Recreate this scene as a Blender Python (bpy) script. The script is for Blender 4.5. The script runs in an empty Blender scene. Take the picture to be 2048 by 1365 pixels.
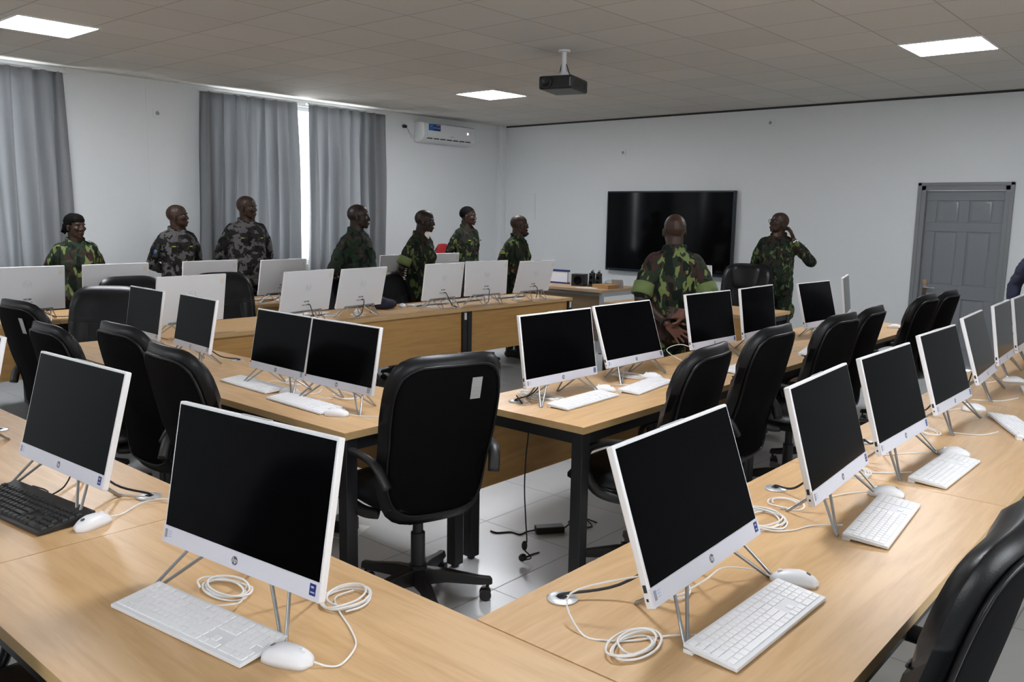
import bpy, bmesh, math, random
from mathutils import Vector, Matrix, noise
random.seed(7)
PI = math.pi
R = math.radians
S = bpy.context.scene
COL = S.collection

# ------------------------------------------------------------------ camera
CAM_H = 1.62
cam_d = bpy.data.cameras.new('camera')
cam = bpy.data.objects.new('camera', cam_d); COL.objects.link(cam)
cam_d.sensor_width = 36.0
cam_d.lens = 1690.36 / 2048 * 36
cam_d.clip_start = 0.05; cam_d.clip_end = 200
yaw, pitch, roll = .712975, -.148089, .0174116
F = Vector((math.cos(yaw)*math.cos(pitch), math.sin(yaw)*math.cos(pitch), math.sin(pitch)))
r0 = Vector((math.sin(yaw), -math.cos(yaw), 0)); u0 = r0.cross(F)
Rt = r0*math.cos(roll) + u0*math.sin(roll); Up = u0*math.cos(roll) - r0*math.sin(roll)
M = Matrix((Rt, Up, -F)).transposed().to_4x4(); M.translation = (0, 0, CAM_H)
cam.matrix_world = M
S.camera = cam

# ------------------------------------------------------------------ world, exposure
S.view_settings.view_transform = 'Standard'
S.view_settings.look = 'None'
S.view_settings.exposure = 0.7
S.view_settings.gamma = 1.0
S.view_settings.use_curve_mapping = False
w = bpy.data.worlds.new('daylight'); S.world = w; w.use_nodes = True
bg = w.node_tree.nodes['Background']
bg.inputs[0].default_value = (0.93, 0.97, 1.0, 1); bg.inputs[1].default_value = 5.0
LED_POWER = 34.0
# lamps: ceiling LED panels (x, y) ; the first three are in view
LED = [(7.5, 1.97), (7.48, 6.85), (2.76, 7.22), (2.75, 2.0), (-1.9, 2.0), (-1.9, 7.2)]
CEIL = 3.0
# daylight portals in the real window openings
def portal(loc, rot, sx, sy):
    l = bpy.data.lights.new('window_daylight', 'AREA'); l.shape = 'RECTANGLE'; l.size = sx; l.size_y = sy
    l.cycles.is_portal = True
    o = bpy.data.objects.new('window_daylight', l); o.location = loc; o.rotation_euler = rot; COL.objects.link(o)
# windows: (x0, x1, z0, z1) on the left wall and on the right wall
WIN_L = [(1.1, 3.4, .95, 2.92), (5.30, 7.45, .95, 2.92)]
WIN_R = [(-2.2, .2, 1.0, 2.5), (1.8, 4.2, 1.0, 2.5)]
YL, YR, XB, XF = 9.15, -2.1, 10.25, -4.0
for a, b, c, d in WIN_L: portal(((a+b)/2, YL+.1, (c+d)/2), (R(90), 0, 0), b-a, d-c)
for a, b, c, d in WIN_R: portal(((a+b)/2, YR-.1, (c+d)/2), (R(-90), 0, 0), b-a, d-c)

# ------------------------------------------------------------------ materials
def nm(name):
    m = bpy.data.materials.new(name); m.use_nodes = True
    return m, m.node_tree.nodes, m.node_tree.links, m.node_tree.nodes['Principled BSDF']
def plain(name, col, rough=.5, metal=0, bump=0, bscale=60, var=0, spec=.5, coat=0):
    m, N, L, B = nm(name)
    B.inputs['Roughness'].default_value = rough; B.inputs['Metallic'].default_value = metal
    B.inputs['Specular IOR Level'].default_value = spec
    B.inputs['Coat Weight'].default_value = coat
    tc = N.new('ShaderNodeTexCoord'); nz = N.new('ShaderNodeTexNoise'); nz.inputs['Scale'].default_value = bscale
    L.new(tc.outputs['Object'], nz.inputs['Vector'])
    mx = N.new('ShaderNodeMix'); mx.data_type = 'RGBA'
    mx.inputs['A'].default_value = (*[c*(1-var) for c in col], 1); mx.inputs['B'].default_value = (*[min(1, c*(1+var)) for c in col], 1)
    L.new(nz.outputs['Fac'], mx.inputs['Factor']); L.new(mx.outputs['Result'], B.inputs['Base Color'])
    if bump:
        bp = N.new('ShaderNodeBump'); bp.inputs['Strength'].default_value = bump; bp.inputs['Distance'].default_value = .003
        L.new(nz.outputs['Fac'], bp.inputs['Height']); L.new(bp.outputs['Normal'], B.inputs['Normal'])
    return m
def wood(name, c1, c2, rough=.36):
    m, N, L, B = nm(name)
    tc = N.new('ShaderNodeTexCoord'); mp = N.new('ShaderNodeMapping')
    mp.inputs['Scale'].default_value = (1.1, 11, 11)
    L.new(tc.outputs['Object'], mp.inputs['Vector'])
    oi = N.new('ShaderNodeObjectInfo'); L.new(oi.outputs['Random'], mp.inputs['Location'])
    n1 = N.new('ShaderNodeTexNoise'); n1.inputs['Scale'].default_value = 1.6; n1.inputs['Detail'].default_value = 6; n1.inputs['Distortion'].default_value = 1.4
    n2 = N.new('ShaderNodeTexNoise'); n2.inputs['Scale'].default_value = 9; n2.inputs['Detail'].default_value = 4
    L.new(mp.outputs[0], n1.inputs['Vector']); L.new(mp.outputs[0], n2.inputs['Vector'])
    ad = N.new('ShaderNodeMath'); ad.operation = 'MULTIPLY_ADD'; ad.inputs[1].default_value = .35
    L.new(n2.outputs['Fac'], ad.inputs[0]); L.new(n1.outputs['Fac'], ad.inputs[2])
    cr = N.new('ShaderNodeValToRGB'); e = cr.color_ramp.elements
    e[0].position = .38; e[0].color = (*c2, 1); e[1].position = .80; e[1].color = (*c1, 1)
    L.new(ad.outputs[0], cr.inputs[0]); L.new(cr.outputs[0], B.inputs['Base Color'])
    B.inputs['Roughness'].default_value = rough
    bp = N.new('ShaderNodeBump'); bp.inputs['Strength'].default_value = .06; bp.inputs['Distance'].default_value = .001
    L.new(n2.outputs['Fac'], bp.inputs['Height']); L.new(bp.outputs[0], B.inputs['Normal'])
    return m
def grid_mat(name, base, line, ox, oy, size, width, rough, vary=.03, cloud=.05, rough_line=.8, fine=0):
    """tiles laid out in world metres: thin joints plus a slight tone per tile"""
    m, N, L, B = nm(name)
    g = N.new('ShaderNodeNewGeometry'); sp = N.new('ShaderNodeSeparateXYZ'); L.new(g.outputs['Position'], sp.inputs[0])
    def mth(op, a, b=None, c=None):
        n = N.new('ShaderNodeMath'); n.operation = op
        for i, v in enumerate((a, b, c)):
            if v is None: continue
            if isinstance(v, (int, float)): n.inputs[i].default_value = v
            else: L.new(v, n.inputs[i])
        return n.outputs[0]
    ds, ids = [], []
    for ax, o in ((0, ox), (1, oy)):
        t = mth('DIVIDE', mth('SUBTRACT', sp.outputs[ax], o), size)
        f = mth('FRACT', t); ids.append(mth('FLOOR', t))
        ds.append(mth('MINIMUM', f, mth('SUBTRACT', 1.0, f)))
    d = mth('MINIMUM', ds[0], ds[1])
    mask = mth('LESS_THAN', d, width/size/2)
    cmb = N.new('ShaderNodeCombineXYZ'); L.new(ids[0], cmb.inputs[0]); L.new(ids[1], cmb.inputs[1])
    wn = N.new('ShaderNodeTexWhiteNoise'); L.new(cmb.outputs[0], wn.inputs['Vector'])
    nz = N.new('ShaderNodeTexNoise'); nz.inputs['Scale'].default_value = 2.3; nz.inputs['Detail'].default_value = 5
    L.new(g.outputs['Position'], nz.inputs['Vector'])
    v = mth('ADD', mth('MULTIPLY', wn.outputs['Value'], vary), mth('MULTIPLY', nz.outputs['Fac'], cloud))
    v = mth('ADD', v, 1 - vary/2 - cloud/2)
    if fine:
        n3 = N.new('ShaderNodeTexNoise'); n3.inputs['Scale'].default_value = 90; L.new(g.outputs['Position'], n3.inputs['Vector'])
        v = mth('ADD', v, mth('MULTIPLY', mth('SUBTRACT', n3.outputs['Fac'], .5), fine))
    hv = N.new('ShaderNodeVectorMath'); hv.operation = 'SCALE'; hv.inputs[0].default_value = base; L.new(v, hv.inputs['Scale'])
    mx = N.new('ShaderNodeMix'); mx.data_type = 'RGBA'; L.new(mask, mx.inputs['Factor']); L.new(hv.outputs[0], mx.inputs['A'])
    mx.inputs['B'].default_value = (*line, 1); L.new(mx.outputs['Result'], B.inputs['Base Color'])
    rr = N.new('ShaderNodeMix'); L.new(mask, rr.inputs[0]); rr.inputs[2].default_value = rough; rr.inputs[3].default_value = rough_line
    L.new(rr.outputs[0], B.inputs['Roughness'])
    bp = N.new('ShaderNodeBump'); bp.inputs['Strength'].default_value = .4; bp.inputs['Distance'].default_value = .002; bp.invert = True
    L.new(mask, bp.inputs['Height']); L.new(bp.outputs[0], B.inputs['Normal'])
    return m
def camo(name, cols, scale=7.0, stretch=(1, 1, 1), th=(.50, .56, .60), rough=.85, dist=1.0):
    """base + three overlaid patch colours"""
    m, N, L, B = nm(name)
    tc = N.new('ShaderNodeTexCoord'); oi = N.new('ShaderNodeObjectInfo')
    mp = N.new('ShaderNodeMapping'); mp.inputs['Scale'].default_value = stretch; mp.inputs['Rotation'].default_value = (0.5, .4, 0)
    L.new(tc.outputs['Object'], mp.inputs['Vector'])
    prev = None
    for i, c in enumerate(cols[1:]):
        off = N.new('ShaderNodeVectorMath'); off.operation = 'ADD'; off.inputs[1].default_value = (i*7.3, i*3.1, i*5.7)
        L.new(mp.outputs[0], off.inputs[0])
        nz = N.new('ShaderNodeTexNoise'); nz.inputs['Scale'].default_value = scale*(1+.25*i); nz.inputs['Detail'].default_value = 3.5; nz.inputs['Roughness'].default_value = .42; nz.inputs['Distortion'].default_value = dist
        L.new(off.outputs[0], nz.inputs['Vector'])
        gt = N.new('ShaderNodeMath'); gt.operation = 'GREATER_THAN'; gt.inputs[1].default_value = th[i]; L.new(nz.outputs['Fac'], gt.inputs[0])
        mx = N.new('ShaderNodeMix'); mx.data_type = 'RGBA'; L.new(gt.outputs[0], mx.inputs['Factor'])
        if prev is None: mx.inputs['A'].default_value = (*cols[0], 1)
        else: L.new(prev, mx.inputs['A'])
        mx.inputs['B'].default_value = (*c, 1); prev = mx.outputs['Result']
    L.new(prev, B.inputs['Base Color']); B.inputs['Roughness'].default_value = rough; B.inputs['Specular IOR Level'].default_value = .2
    n4 = N.new('ShaderNodeTexNoise'); n4.inputs['Scale'].default_value = 14; n4.inputs['Detail'].default_value = 3; L.new(tc.outputs['Object'], n4.inputs['Vector'])
    bp = N.new('ShaderNodeBump'); bp.inputs['Strength'].default_value = .5; bp.inputs['Distance'].default_value = .012
    L.new(n4.outputs['Fac'], bp.inputs['Height']); L.new(bp.outputs[0], B.inputs['Normal'])
    return m
def emit(name, col, strength):
    m, N, L, B = nm(name)
    B.inputs['Base Color'].default_value = (*col, 1); B.inputs['Emission Color'].default_value = (*col, 1)
    B.inputs['Emission Strength'].default_value = strength
    return m
MT = dict(
    wall=plain('wall_paint', (.70, .725, .735), .75, bump=.12, bscale=35, var=.015),
    floor=grid_mat('floor_tiles', (.47, .48, .48), (.22, .22, .22), 2.6, 2.33, .59, .006, .27, vary=.08, cloud=.22),
    ceiling=grid_mat('ceiling_tiles', (.60, .58, .54), (.40, .38, .35), 7.2, 1.67, .6, .012, .9, vary=.08, cloud=.05, fine=.08),
    oak=wood('light_oak_laminate', (.66, .43, .22), (.52, .31, .135), .36),
    oak_edge=wood('oak_edge_band', (.56, .38, .18), (.50, .33, .15), .45),
    oak_shaded=wood('oak_laminate_shaded', (.50, .29, .10), (.40, .21, .065), .45),  # same oak as the tops, the upright panel's shade painted into its tone
    brown_panel=wood('brown_laminate', (.20, .14, .08), (.15, .10, .055), .5),
    brown_top=wood('dull_oak_laminate', (.46, .31, .18), (.38, .25, .14), .45),
    black_metal=plain('black_powder_coated_metal', (.012, .012, .014), .45, var=.1),
    grey_metal=plain('grey_metal', (.45, .47, .49), .4, .4),
    leather=plain('black_leather', (.0048, .0052, .0062), .36, bump=.12, bscale=260, var=.12, spec=.30),
    fabric=plain('black_fabric', (.004, .004, .0045), .85, bump=.3, bscale=300, var=.2, spec=.06),
    black_plastic=plain('black_plastic', (.014, .014, .015), .42, var=.1),
    grey_tag=plain('grey_paper_tag', (.42, .43, .43), .6, var=.1, bscale=200),
    white_tag=plain('white_paper_tag', (.70, .70, .66), .6),
    white_plastic=plain('white_plastic', (.80, .80, .83), .38, var=.01),
    chin=plain('pearl_white_plastic', (.72, .72, .80), .35, var=.01),
    back_shell=plain('matt_white_plastic', (.80, .80, .82), .45, bump=.05, bscale=400, var=.01),
    screen=plain('dark_screen_glass', (.0016, .0016, .002), .14, var=0, spec=.05),
    steel=plain('brushed_steel_rod', (.42, .43, .44), .32, .9, var=.03),
    key=plain('white_keycap', (.90, .90, .92), .45),
    key_base=plain('white_keyboard_shell', (.80, .81, .84), .4),
    cable=plain('white_cable', (.80, .79, .78), .45),
    black_cable=plain('black_cable', (.012, .012, .013), .5),
    alu=plain('brushed_aluminium', (.72, .73, .75), .3, .6),
    logo=plain('grey_emblem', (.16, .16, .18), .35, .5),
    emboss=plain('embossed_emblem', (.70, .70, .73), .3),
    blue_sticker=plain('dark_blue_sticker', (.015, .03, .18), .4, var=.2),
    pale_blue=plain('pale_print', (.45, .55, .75), .5),
    grey_sticker=plain('grey_sticker', (.30, .32, .36), .5, var=.3, bscale=500),
    cream_sticker=plain('cream_sticker', (.78, .72, .60), .5),
    red_sticker=plain('red_sticker', (.55, .03, .03), .5),
    door=plain('grey_door_paint', (.20, .212, .23), .32, bump=.05, bscale=80, var=.02),
    door_frame=plain('grey_frame_paint', (.20, .21, .22), .4, var=.02),
    chrome=plain('chrome', (.75, .75, .76), .12, 1),
    tv_frame=plain('tv_frame', (.006, .012, .022), .35),
    tv_screen=plain('tv_glass', (.002, .0022, .0025), .08, spec=.22),
    curtain=plain('grey_curtain_weave', (.275, .285, .295), .8, bump=.5, bscale=220, var=.22),
    lamp_frame=plain('lamp_frame', (.8, .8, .8), .4),
    led=emit('led_diffuser', (.93, .95, 1.0), LED_POWER),
    led_dot=emit('indicator_light', (.6, .5, 1.0), 6),
    ac=plain('ac_white_plastic', (.66, .68, .69), .4),
    dark_slot=plain('dark_slot', (.03, .03, .03), .7),
    ac_sticker=plain('blue_energy_sticker', (.01, .13, .45), .4),
    deep_blue=plain('deep_blue_print', (.01, .03, .16), .4),
    window_frame=plain('white_window_frame', (.75, .75, .75), .4),
    skin=plain('dark_brown_skin', (.036, .0175, .011), .48, bump=.1, bscale=120, var=.15, spec=.35),
    skin2=plain('deep_brown_skin', (.020, .011, .0075), .45, bump=.1, bscale=120, var=.15, spec=.35),
    palm=plain('palm_skin', (.15, .065, .045), .5, var=.12, bscale=60),
    hair=plain('black_hair', (.0025, .002, .002), .75, bump=.4, bscale=90, spec=.12),
    eye_white=plain('eye_white', (.30, .27, .24), .35), pupil=plain('pupil', (.01, .006, .005), .2),
    lip=plain('lip_skin', (.050, .020, .017), .5, spec=.3),
    boot=plain('black_boot_leather', (.012, .011, .010), .35),
    beret=plain('dark_beret_wool', (.008, .010, .022), .8, bump=.5, bscale=250),
    olive=plain('olive_cuff_cloth', (.12, .165, .055), .85, bump=.3, bscale=200, var=.08),
    yellow=plain('yellow_badge', (.55, .50, .04), .6), badge_blue=plain('blue_badge', (.04, .10, .38), .6), badge_black=plain('black_badge', (.010, .012, .010), .8),
    teal=plain('green_badge', (.03, .22, .12), .6),
    grey_badge=plain('grey_rank_bars', (.26, .33, .22), .7),
    glass_frame=plain('spectacle_frame', (.02, .018, .016), .3), silver=plain('silver_watch', (.85, .85, .88), .15, 1),
    red_seat=plain('red_upholstery', (.42, .015, .02), .7, var=.1), red_frame=plain('dark_red_frame', (.16, .01, .02), .35),
    cardboard=plain('brown_cardboard', (.36, .20, .08), .8, var=.1), wrap=plain('grey_wrapped_bundle', (.30, .32, .30), .35, bump=.8, bscale=40, var=.3),
    navy=plain('navy_cloth', (.012, .014, .035), .85, bump=.4, bscale=100),
    blue_edge=plain('dark_blue_edge', (.02, .03, .12), .4), board=plain('white_board', (.68, .70, .76), .3),
)
GREEN = camo('green_brown_camouflage', [(.018, .028, .016), (.040, .020, .018), (.135, .175, .058), (.006, .010, .007)], 8.5, (1.4, 1.4, .65), (.52, .57, .57), dist=.8)
GREEN_D = camo('dark_green_camouflage', [(.012, .022, .012), (.025, .018, .013), (.085, .11, .04), (.005, .008, .006)], 9.5, (1.3, 1.3, .8), (.52, .57, .56))
WOODLAND = camo('woodland_camouflage', [(.017, .024, .018), (.010, .028, .014), (.042, .031, .023), (.006, .007, .008)], 10, (1, 1, 1), (.50, .57, .56))
GREY = camo('grey_camouflage', [(.014, .014, .014), (.095, .092, .092), (.05, .043, .032), (.006, .006, .0065)], 13, (1, 1, 1), (.51, .63, .57), dist=.4)

m = MT['curtain']; N, L = m.node_tree.nodes, m.node_tree.links
out = N['Material Output']; B = N['Principled BSDF']; tr = N.new('ShaderNodeBsdfTranslucent'); ms = N.new('ShaderNodeMixShader')
tr.inputs[0].default_value = (.49, .505, .52, 1); ms.inputs[0].default_value = .34
L.new(B.outputs[0], ms.inputs[1]); L.new(tr.outputs[0], ms.inputs[2]); L.new(ms.outputs[0], out.inputs[0])
# ------------------------------------------------------------------ mesh helpers
def tag(o, label=None, cat=None, group=None, kind=None):
    if label: o['label'] = label
    if cat: o['category'] = cat
    if group: o['group'] = group
    if kind: o['kind'] = kind
    return o
class MB:
    def __init__(s): s.v = []; s.f = []; s.mi = []; s.cur = 0
    def add(s, vs, fs, T=None):
        b = len(s.v)
        s.v += [(T @ Vector(v)) if T else Vector(v) for v in vs]
        s.f += [tuple(b+i for i in f) for f in fs]; s.mi += [s.cur]*len(fs)
        return s
    def box(s, x0, x1, y0, y1, z0, z1, T=None):
        vs = [(x, y, z) for x in (x0, x1) for y in (y0, y1) for z in (z0, z1)]
        return s.add(vs, [(0, 1, 3, 2), (4, 6, 7, 5), (0, 4, 5, 1), (2, 3, 7, 6), (0, 2, 6, 4), (1, 5, 7, 3)], T)
    def loft(s, rings, closed=True, cap=True, T=None):
        n = len(rings[0]); vs = [p for r in rings for p in r]; fs = []
        for i in range(len(rings)-1):
            for j in range(n if closed else n-1):
                k = (j+1) % n
                fs.append((i*n+j, i*n+k, (i+1)*n+k, (i+1)*n+j))
        if cap and closed:
            fs.append(tuple(reversed(range(n)))); fs.append(tuple((len(rings)-1)*n+j for j in range(n)))
        return s.add(vs, fs, T)
    def lathe(s, prof, n=24, T=None):
        return s.loft([[(r*math.cos(2*PI*j/n), r*math.sin(2*PI*j/n), z) for j in range(n)] for r, z in prof], T=T)
    def cyl(s, r, z0, z1, n=20, T=None): return s.lathe([(r, z0), (r, z1)], n, T)
    def ell(s, c, r, T=None, n=14, m=9, rot=None):
        rings = []
        for i in range(1, m):
            a = -PI/2 + PI*i/m
            rings.append([Vector((r[0]*math.cos(a)*math.cos(2*PI*j/n), r[1]*math.cos(a)*math.sin(2*PI*j/n), r[2]*math.sin(a))) for j in range(n)])
        vs = [p for q in rings for p in q] + [Vector((0, 0, -r[2])), Vector((0, 0, r[2]))]
        if rot: vs = [rot @ v for v in vs]
        vs = [v + Vector(c) for v in vs]; fs = []
        for i in range(m-2):
            for j in range(n):
                k = (j+1) % n; fs.append((i*n+j, i*n+k, (i+1)*n+k, (i+1)*n+j))
        a, b = len(vs)-2, len(vs)-1
        for j in range(n):
            k = (j+1) % n; fs.append((a, k, j)); fs.append((b, (m-2)*n+j, (m-2)*n+k))
        return s.add(vs, fs, T)
    def cap(s, p0, p1, r0, r1, n=12, T=None, flat=1.0, side=None):
        """capsule with two radii, optionally flattened"""
        p0, p1 = Vector(p0), Vector(p1); d = (p1-p0); L = d.length; d = d/L if L else Vector((0, 0, 1))
        a = Vector(side) if side else (Vector((0, 0, 1)) if abs(d.z) < .9 else Vector((1, 0, 0)))
        x = (a - d*a.dot(d)).normalized(); y = d.cross(x)
        rings = []
        for k in range(4): 
            t = k/4*PI/2 + .15; rings.append((p0 - d*r0*math.cos(t), r0*math.sin(t)))
        rings.append((p0, r0)); rings.append((p1, r1))
        for k in range(3, -1, -1):
            t = k/4*PI/2 + .15; rings.append((p1 + d*r1*math.cos(t), r1*math.sin(t)))
        return s.loft([[c + x*r*flat*math.cos(2*PI*j/n) + y*r*math.sin(2*PI*j/n) for j in range(n)] for c, r in rings], T=T)
    def tube(s, pts, r, n=8, sub=5, T=None, closed=False, flat=None):
        P = [Vector(p) for p in pts]
        if sub > 1 and len(P) > 2:
            Q = []
            rng = range(len(P) if closed else len(P)-1)
            for i in rng:
                g = lambda k: P[k % len(P)] if closed else P[max(0, min(len(P)-1, k))]
                a, b, c, d = g(i-1), g(i), g(i+1), g(i+2)
                for k in range(sub):
                    t = k/sub
                    Q.append(.5*((2*b) + (c-a)*t + (2*a-5*b+4*c-d)*t*t + (3*b-a-3*c+d)*t**3))
            if not closed: Q.append(P[-1])
            P = Q
        rings = []; x = None; m = len(P)
        for i, p in enumerate(P):
            if closed: d = (P[(i+1) % m] - P[i-1])
            else: d = P[min(i+1, m-1)] - P[max(i-1, 0)]
            d = d.normalized() if d.length > 1e-9 else Vector((0, 0, 1))
            if x is None: x = (Vector((0, 0, 1)) if abs(d.z) < .9 else Vector((1, 0, 0)))
            x = x - d*x.dot(d); x = x.normalized() if x.length > 1e-6 else d.orthogonal().normalized()
            y = d.cross(x)
            fx, fy = flat if flat else (1, 1)
            rings.append([p + x*r*fx*math.cos(2*PI*j/n) + y*r*fy*math.sin(2*PI*j/n) for j in range(n)])
        if closed: rings.append(rings[0])
        return s.loft(rings, cap=not closed, T=T)
    def mat(s, i): s.cur = i; return s
    def build(s, name, mats, parent=None, smooth=False, bevel=0, loc=None, rotz=0, seg=2, auto=None):
        me = bpy.data.meshes.new(name); me.from_pydata([tuple(v) for v in s.v], [], s.f); me.update()
        bm = bmesh.new(); bm.from_mesh(me); bmesh.ops.recalc_face_normals(bm, faces=bm.faces); bm.to_mesh(me); bm.free()
        if not isinstance(mats, (list, tuple)): mats = [mats]
        for m in mats: me.materials.append(m)
        if len(mats) > 1: me.polygons.foreach_set('material_index', s.mi)
        if smooth: me.polygons.foreach_set('use_smooth', [True]*len(me.polygons))
        o = bpy.data.objects.new(name, me); COL.objects.link(o)
        if parent: o.parent = parent
        if loc: o.location = loc
        o.rotation_euler.z = rotz
        if bevel:
            b = o.modifiers.new('bevel', 'BEVEL'); b.width = bevel; b.segments = seg; b.limit_method = 'ANGLE'; b.angle_limit = R(40)
            me.polygons.foreach_set('use_smooth', [True]*len(me.polygons))
            wn = o.modifiers.new('wn', 'WEIGHTED_NORMAL'); wn.keep_sharp = False
        if smooth and auto:
            es = o.modifiers.new('es', 'EDGE_SPLIT'); es.split_angle = R(auto)
        return o
def empty(name, loc=(0, 0, 0), rz=0, label=None, cat=None, group=None):
    o = bpy.data.objects.new(name, None); o.empty_display_size = .1; COL.objects.link(o)
    o.location = loc; o.rotation_euler.z = rz
    return tag(o, label, cat, group)
def copy_tree(o, parent=None):
    c = o.copy(); COL.objects.link(c)
    if parent: c.parent = parent
    for ch in list(o.children):
        if ch.name.startswith(('cord', 'power_cord')): continue
        copy_tree(ch, c)
    return c
def T_(x=0, y=0, z=0, rz=0, ry=0, rx=0):
    return Matrix.Translation((x, y, z)) @ Matrix.Rotation(rz, 4, 'Z') @ Matrix.Rotation(ry, 4, 'Y') @ Matrix.Rotation(rx, 4, 'X')
_txt = {}
def text_mb(mb, s, size, T, depth=.0006, shear=0):
    """lettering as thin raised mesh added to mb; T maps local x right, y up, z out"""
    key = (s, size, shear)
    if key not in _txt:
        cu = bpy.data.curves.new('t', 'FONT'); cu.body = s; cu.size = size; cu.align_x = 'CENTER'; cu.align_y = 'CENTER'; cu.extrude = depth; cu.shear = shear; cu.resolution_u = 3
        ob = bpy.data.objects.new('t', cu); COL.objects.link(ob)
        bpy.context.view_layer.update()
        me = bpy.data.meshes.new_from_object(ob.evaluated_get(bpy.context.evaluated_depsgraph_get()))
        _txt[key] = ([v.co.copy() for v in me.vertices], [tuple(p.vertices) for p in me.polygons])
        bpy.data.objects.remove(ob); bpy.data.curves.remove(cu); bpy.data.meshes.remove(me)
    v, f = _txt[key]
    mb.add(v, f, T)

# ------------------------------------------------------------------ the room
def struct(name, mb, m, **k):
    o = mb.build(name, m, **k); o['kind'] = 'structure'; return o
struct('floor', MB().box(XF, XB, YR, YL, -.1, 0), MT['floor'])
# ceiling with holes closed by the lamps lying in it
struct('ceiling', MB().box(XF, XB, YR, YL, CEIL, CEIL+.08), MT['ceiling'])
def wall_with_windows(name, y0, y1, wins):
    mb = MB(); xs = XF-.2
    for a, b, c, d in wins:
        mb.box(xs, a, y0, y1, 0, CEIL+.08); mb.box(a, b, y0, y1, 0, c); mb.box(a, b, y0, y1, d, CEIL+.08); xs = b
    mb.box(xs, XB+.2, y0, y1, 0, CEIL+.08)
    struct(name, mb, MT['wall'])
wall_with_windows('wall_left', YL, YL+.2, WIN_L)
wall_with_windows('wall_right', YR-.2, YR, WIN_R)
DY0, DY1, DH = 1.96, 2.84, 2.02
struct('wall_back', MB().box(XB, XB+.2, YR-.2, DY0, 0, CEIL+.08).box(XB, XB+.2, DY1, YL+.2, 0, CEIL+.08).box(XB, XB+.2, DY0, DY1, DH, CEIL+.08), MT['wall'])
struct('wall_front', MB().box(XF-.2, XF, YR-.2, YL+.2, 0, CEIL+.08), MT['wall'])
n = 0
for wins, yy in ((WIN_L, YL+.1), (WIN_R, YR-.1)):
    for a, b, c, d in wins:
        n += 1
        mb = MB(); t = .05
        mb.box(a, b, yy-.03, yy+.03, c, c+t).box(a, b, yy-.03, yy+.03, d-t, d)
        for x in (a, (a+b)/2-t/2, b-t): mb.box(x, x+t, yy-.03, yy+.03, c, d)
        o = struct('window_%d' % n, mb, MT['window_frame'], bevel=.004)
# corner trims, dado joint lines
struct('trim_1', MB().box(XB-.12, XB, YL-.10, YL, 0, CEIL), MT['wall'], bevel=.006)
struct('trim_2', MB().box(3.66, 3.672, YL-.004, YL, 0, CEIL).box(4.48, 4.485, YL-.003, YL, 0, CEIL), MT['wall'])
struct('trim_3', MB().box(XB-.006, XB, YR, YL, 2.975, CEIL), MT['dark_slot'])
struct('baseboard_back', MB().box(XB-.012, XB, YR, DY0-.08, 0, .08).box(XB-.012, XB, DY1+.08, YL, 0, .08), MT['floor'])
struct('baseboard_left', MB().box(XF, XB, YL-.012, YL, 0, .08), MT['floor'])
struct('baseboard_right', MB().box(XF, XB, YR, YR+.012, 0, .08), MT['floor'])
# door: six raised panels, frame, lever handle
fr = MB(); t = .07
fr.box(XB-.02, XB+.12, DY0-.005, DY0+.05, 0, DH).box(XB-.02, XB+.12, DY1-.05, DY1+.005, 0, DH).box(XB-.02, XB+.12, DY0-.005, DY1+.005, DH-.05, DH+.01)
fr.box(XB-.03, XB, DY0-.035, DY0+.005, 0, DH+.035).box(XB-.03, XB, DY1-.005, DY1+.035, 0, DH+.035).box(XB-.03, XB, DY0-.035, DY1+.035, DH, DH+.035)
do = empty('door_1', (XB+.045, (DY0+DY1)/2, 0)); do['kind'] = 'structure'
f = fr.build('door_frame', MT['door_frame'], do, bevel=.004); f.location = (-(XB+.045), -(DY0+DY1)/2, 0)
dw = (DY1-DY0)/2-.052
leaf = MB()
# stiles and rails around recessed fields
ys = [-dw, -dw+.11, -.05, .05, dw-.11, dw]; zs = [.01, .22, .78, .93, 1.52, 1.62, 1.86, DH-.052]
leaf.box(0, .04, -dw, dw, .01, DH-.052)
for z0, z1 in ((zs[0], zs[1]), (zs[2], zs[3]), (zs[4], zs[5]), (zs[6], zs[7])): leaf.box(-.014, 0, -dw, dw, z0, z1)
for y0, y1 in ((ys[0], ys[1]), (ys[2], ys[3]), (ys[4], ys[5])):
    for z0, z1 in ((zs[1], zs[2]), (zs[3], zs[4]), (zs[5], zs[6])): leaf.box(-.014, 0, y0, y1, z0, z1)
for y0, y1 in ((ys[1], ys[2]), (ys[3], ys[4])):
    for z0, z1 in ((zs[1], zs[2]), (zs[3], zs[4]), (zs[5], zs[6])):
        a = .035
        leaf.loft([[(-.001, y0+.012, z0+.012), (-.001, y1-.012, z0+.012), (-.001, y1-.012, z1-.012), (-.001, y0+.012, z1-.012)],
                   [(-.012, y0+a, z0+a), (-.012, y1-a, z0+a), (-.012, y1-a, z1-a), (-.012, y0+a, z1-a)]])
dl = leaf.build('door_leaf', MT['door'], do, bevel=.004)
hb = MB(); hy = dw-.055
hb.box(-.022, -.014, hy-.022, hy+.022, .80, .98)
hb.cap((-.02, hy, .90), (-.065, hy, .90), .009, .009); hb.cap((-.065, hy, .90), (-.065, hy-.11, .895), .010, .008)
hb.build('door_handle', MT['chrome'], dl, smooth=True, auto=40)

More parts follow.
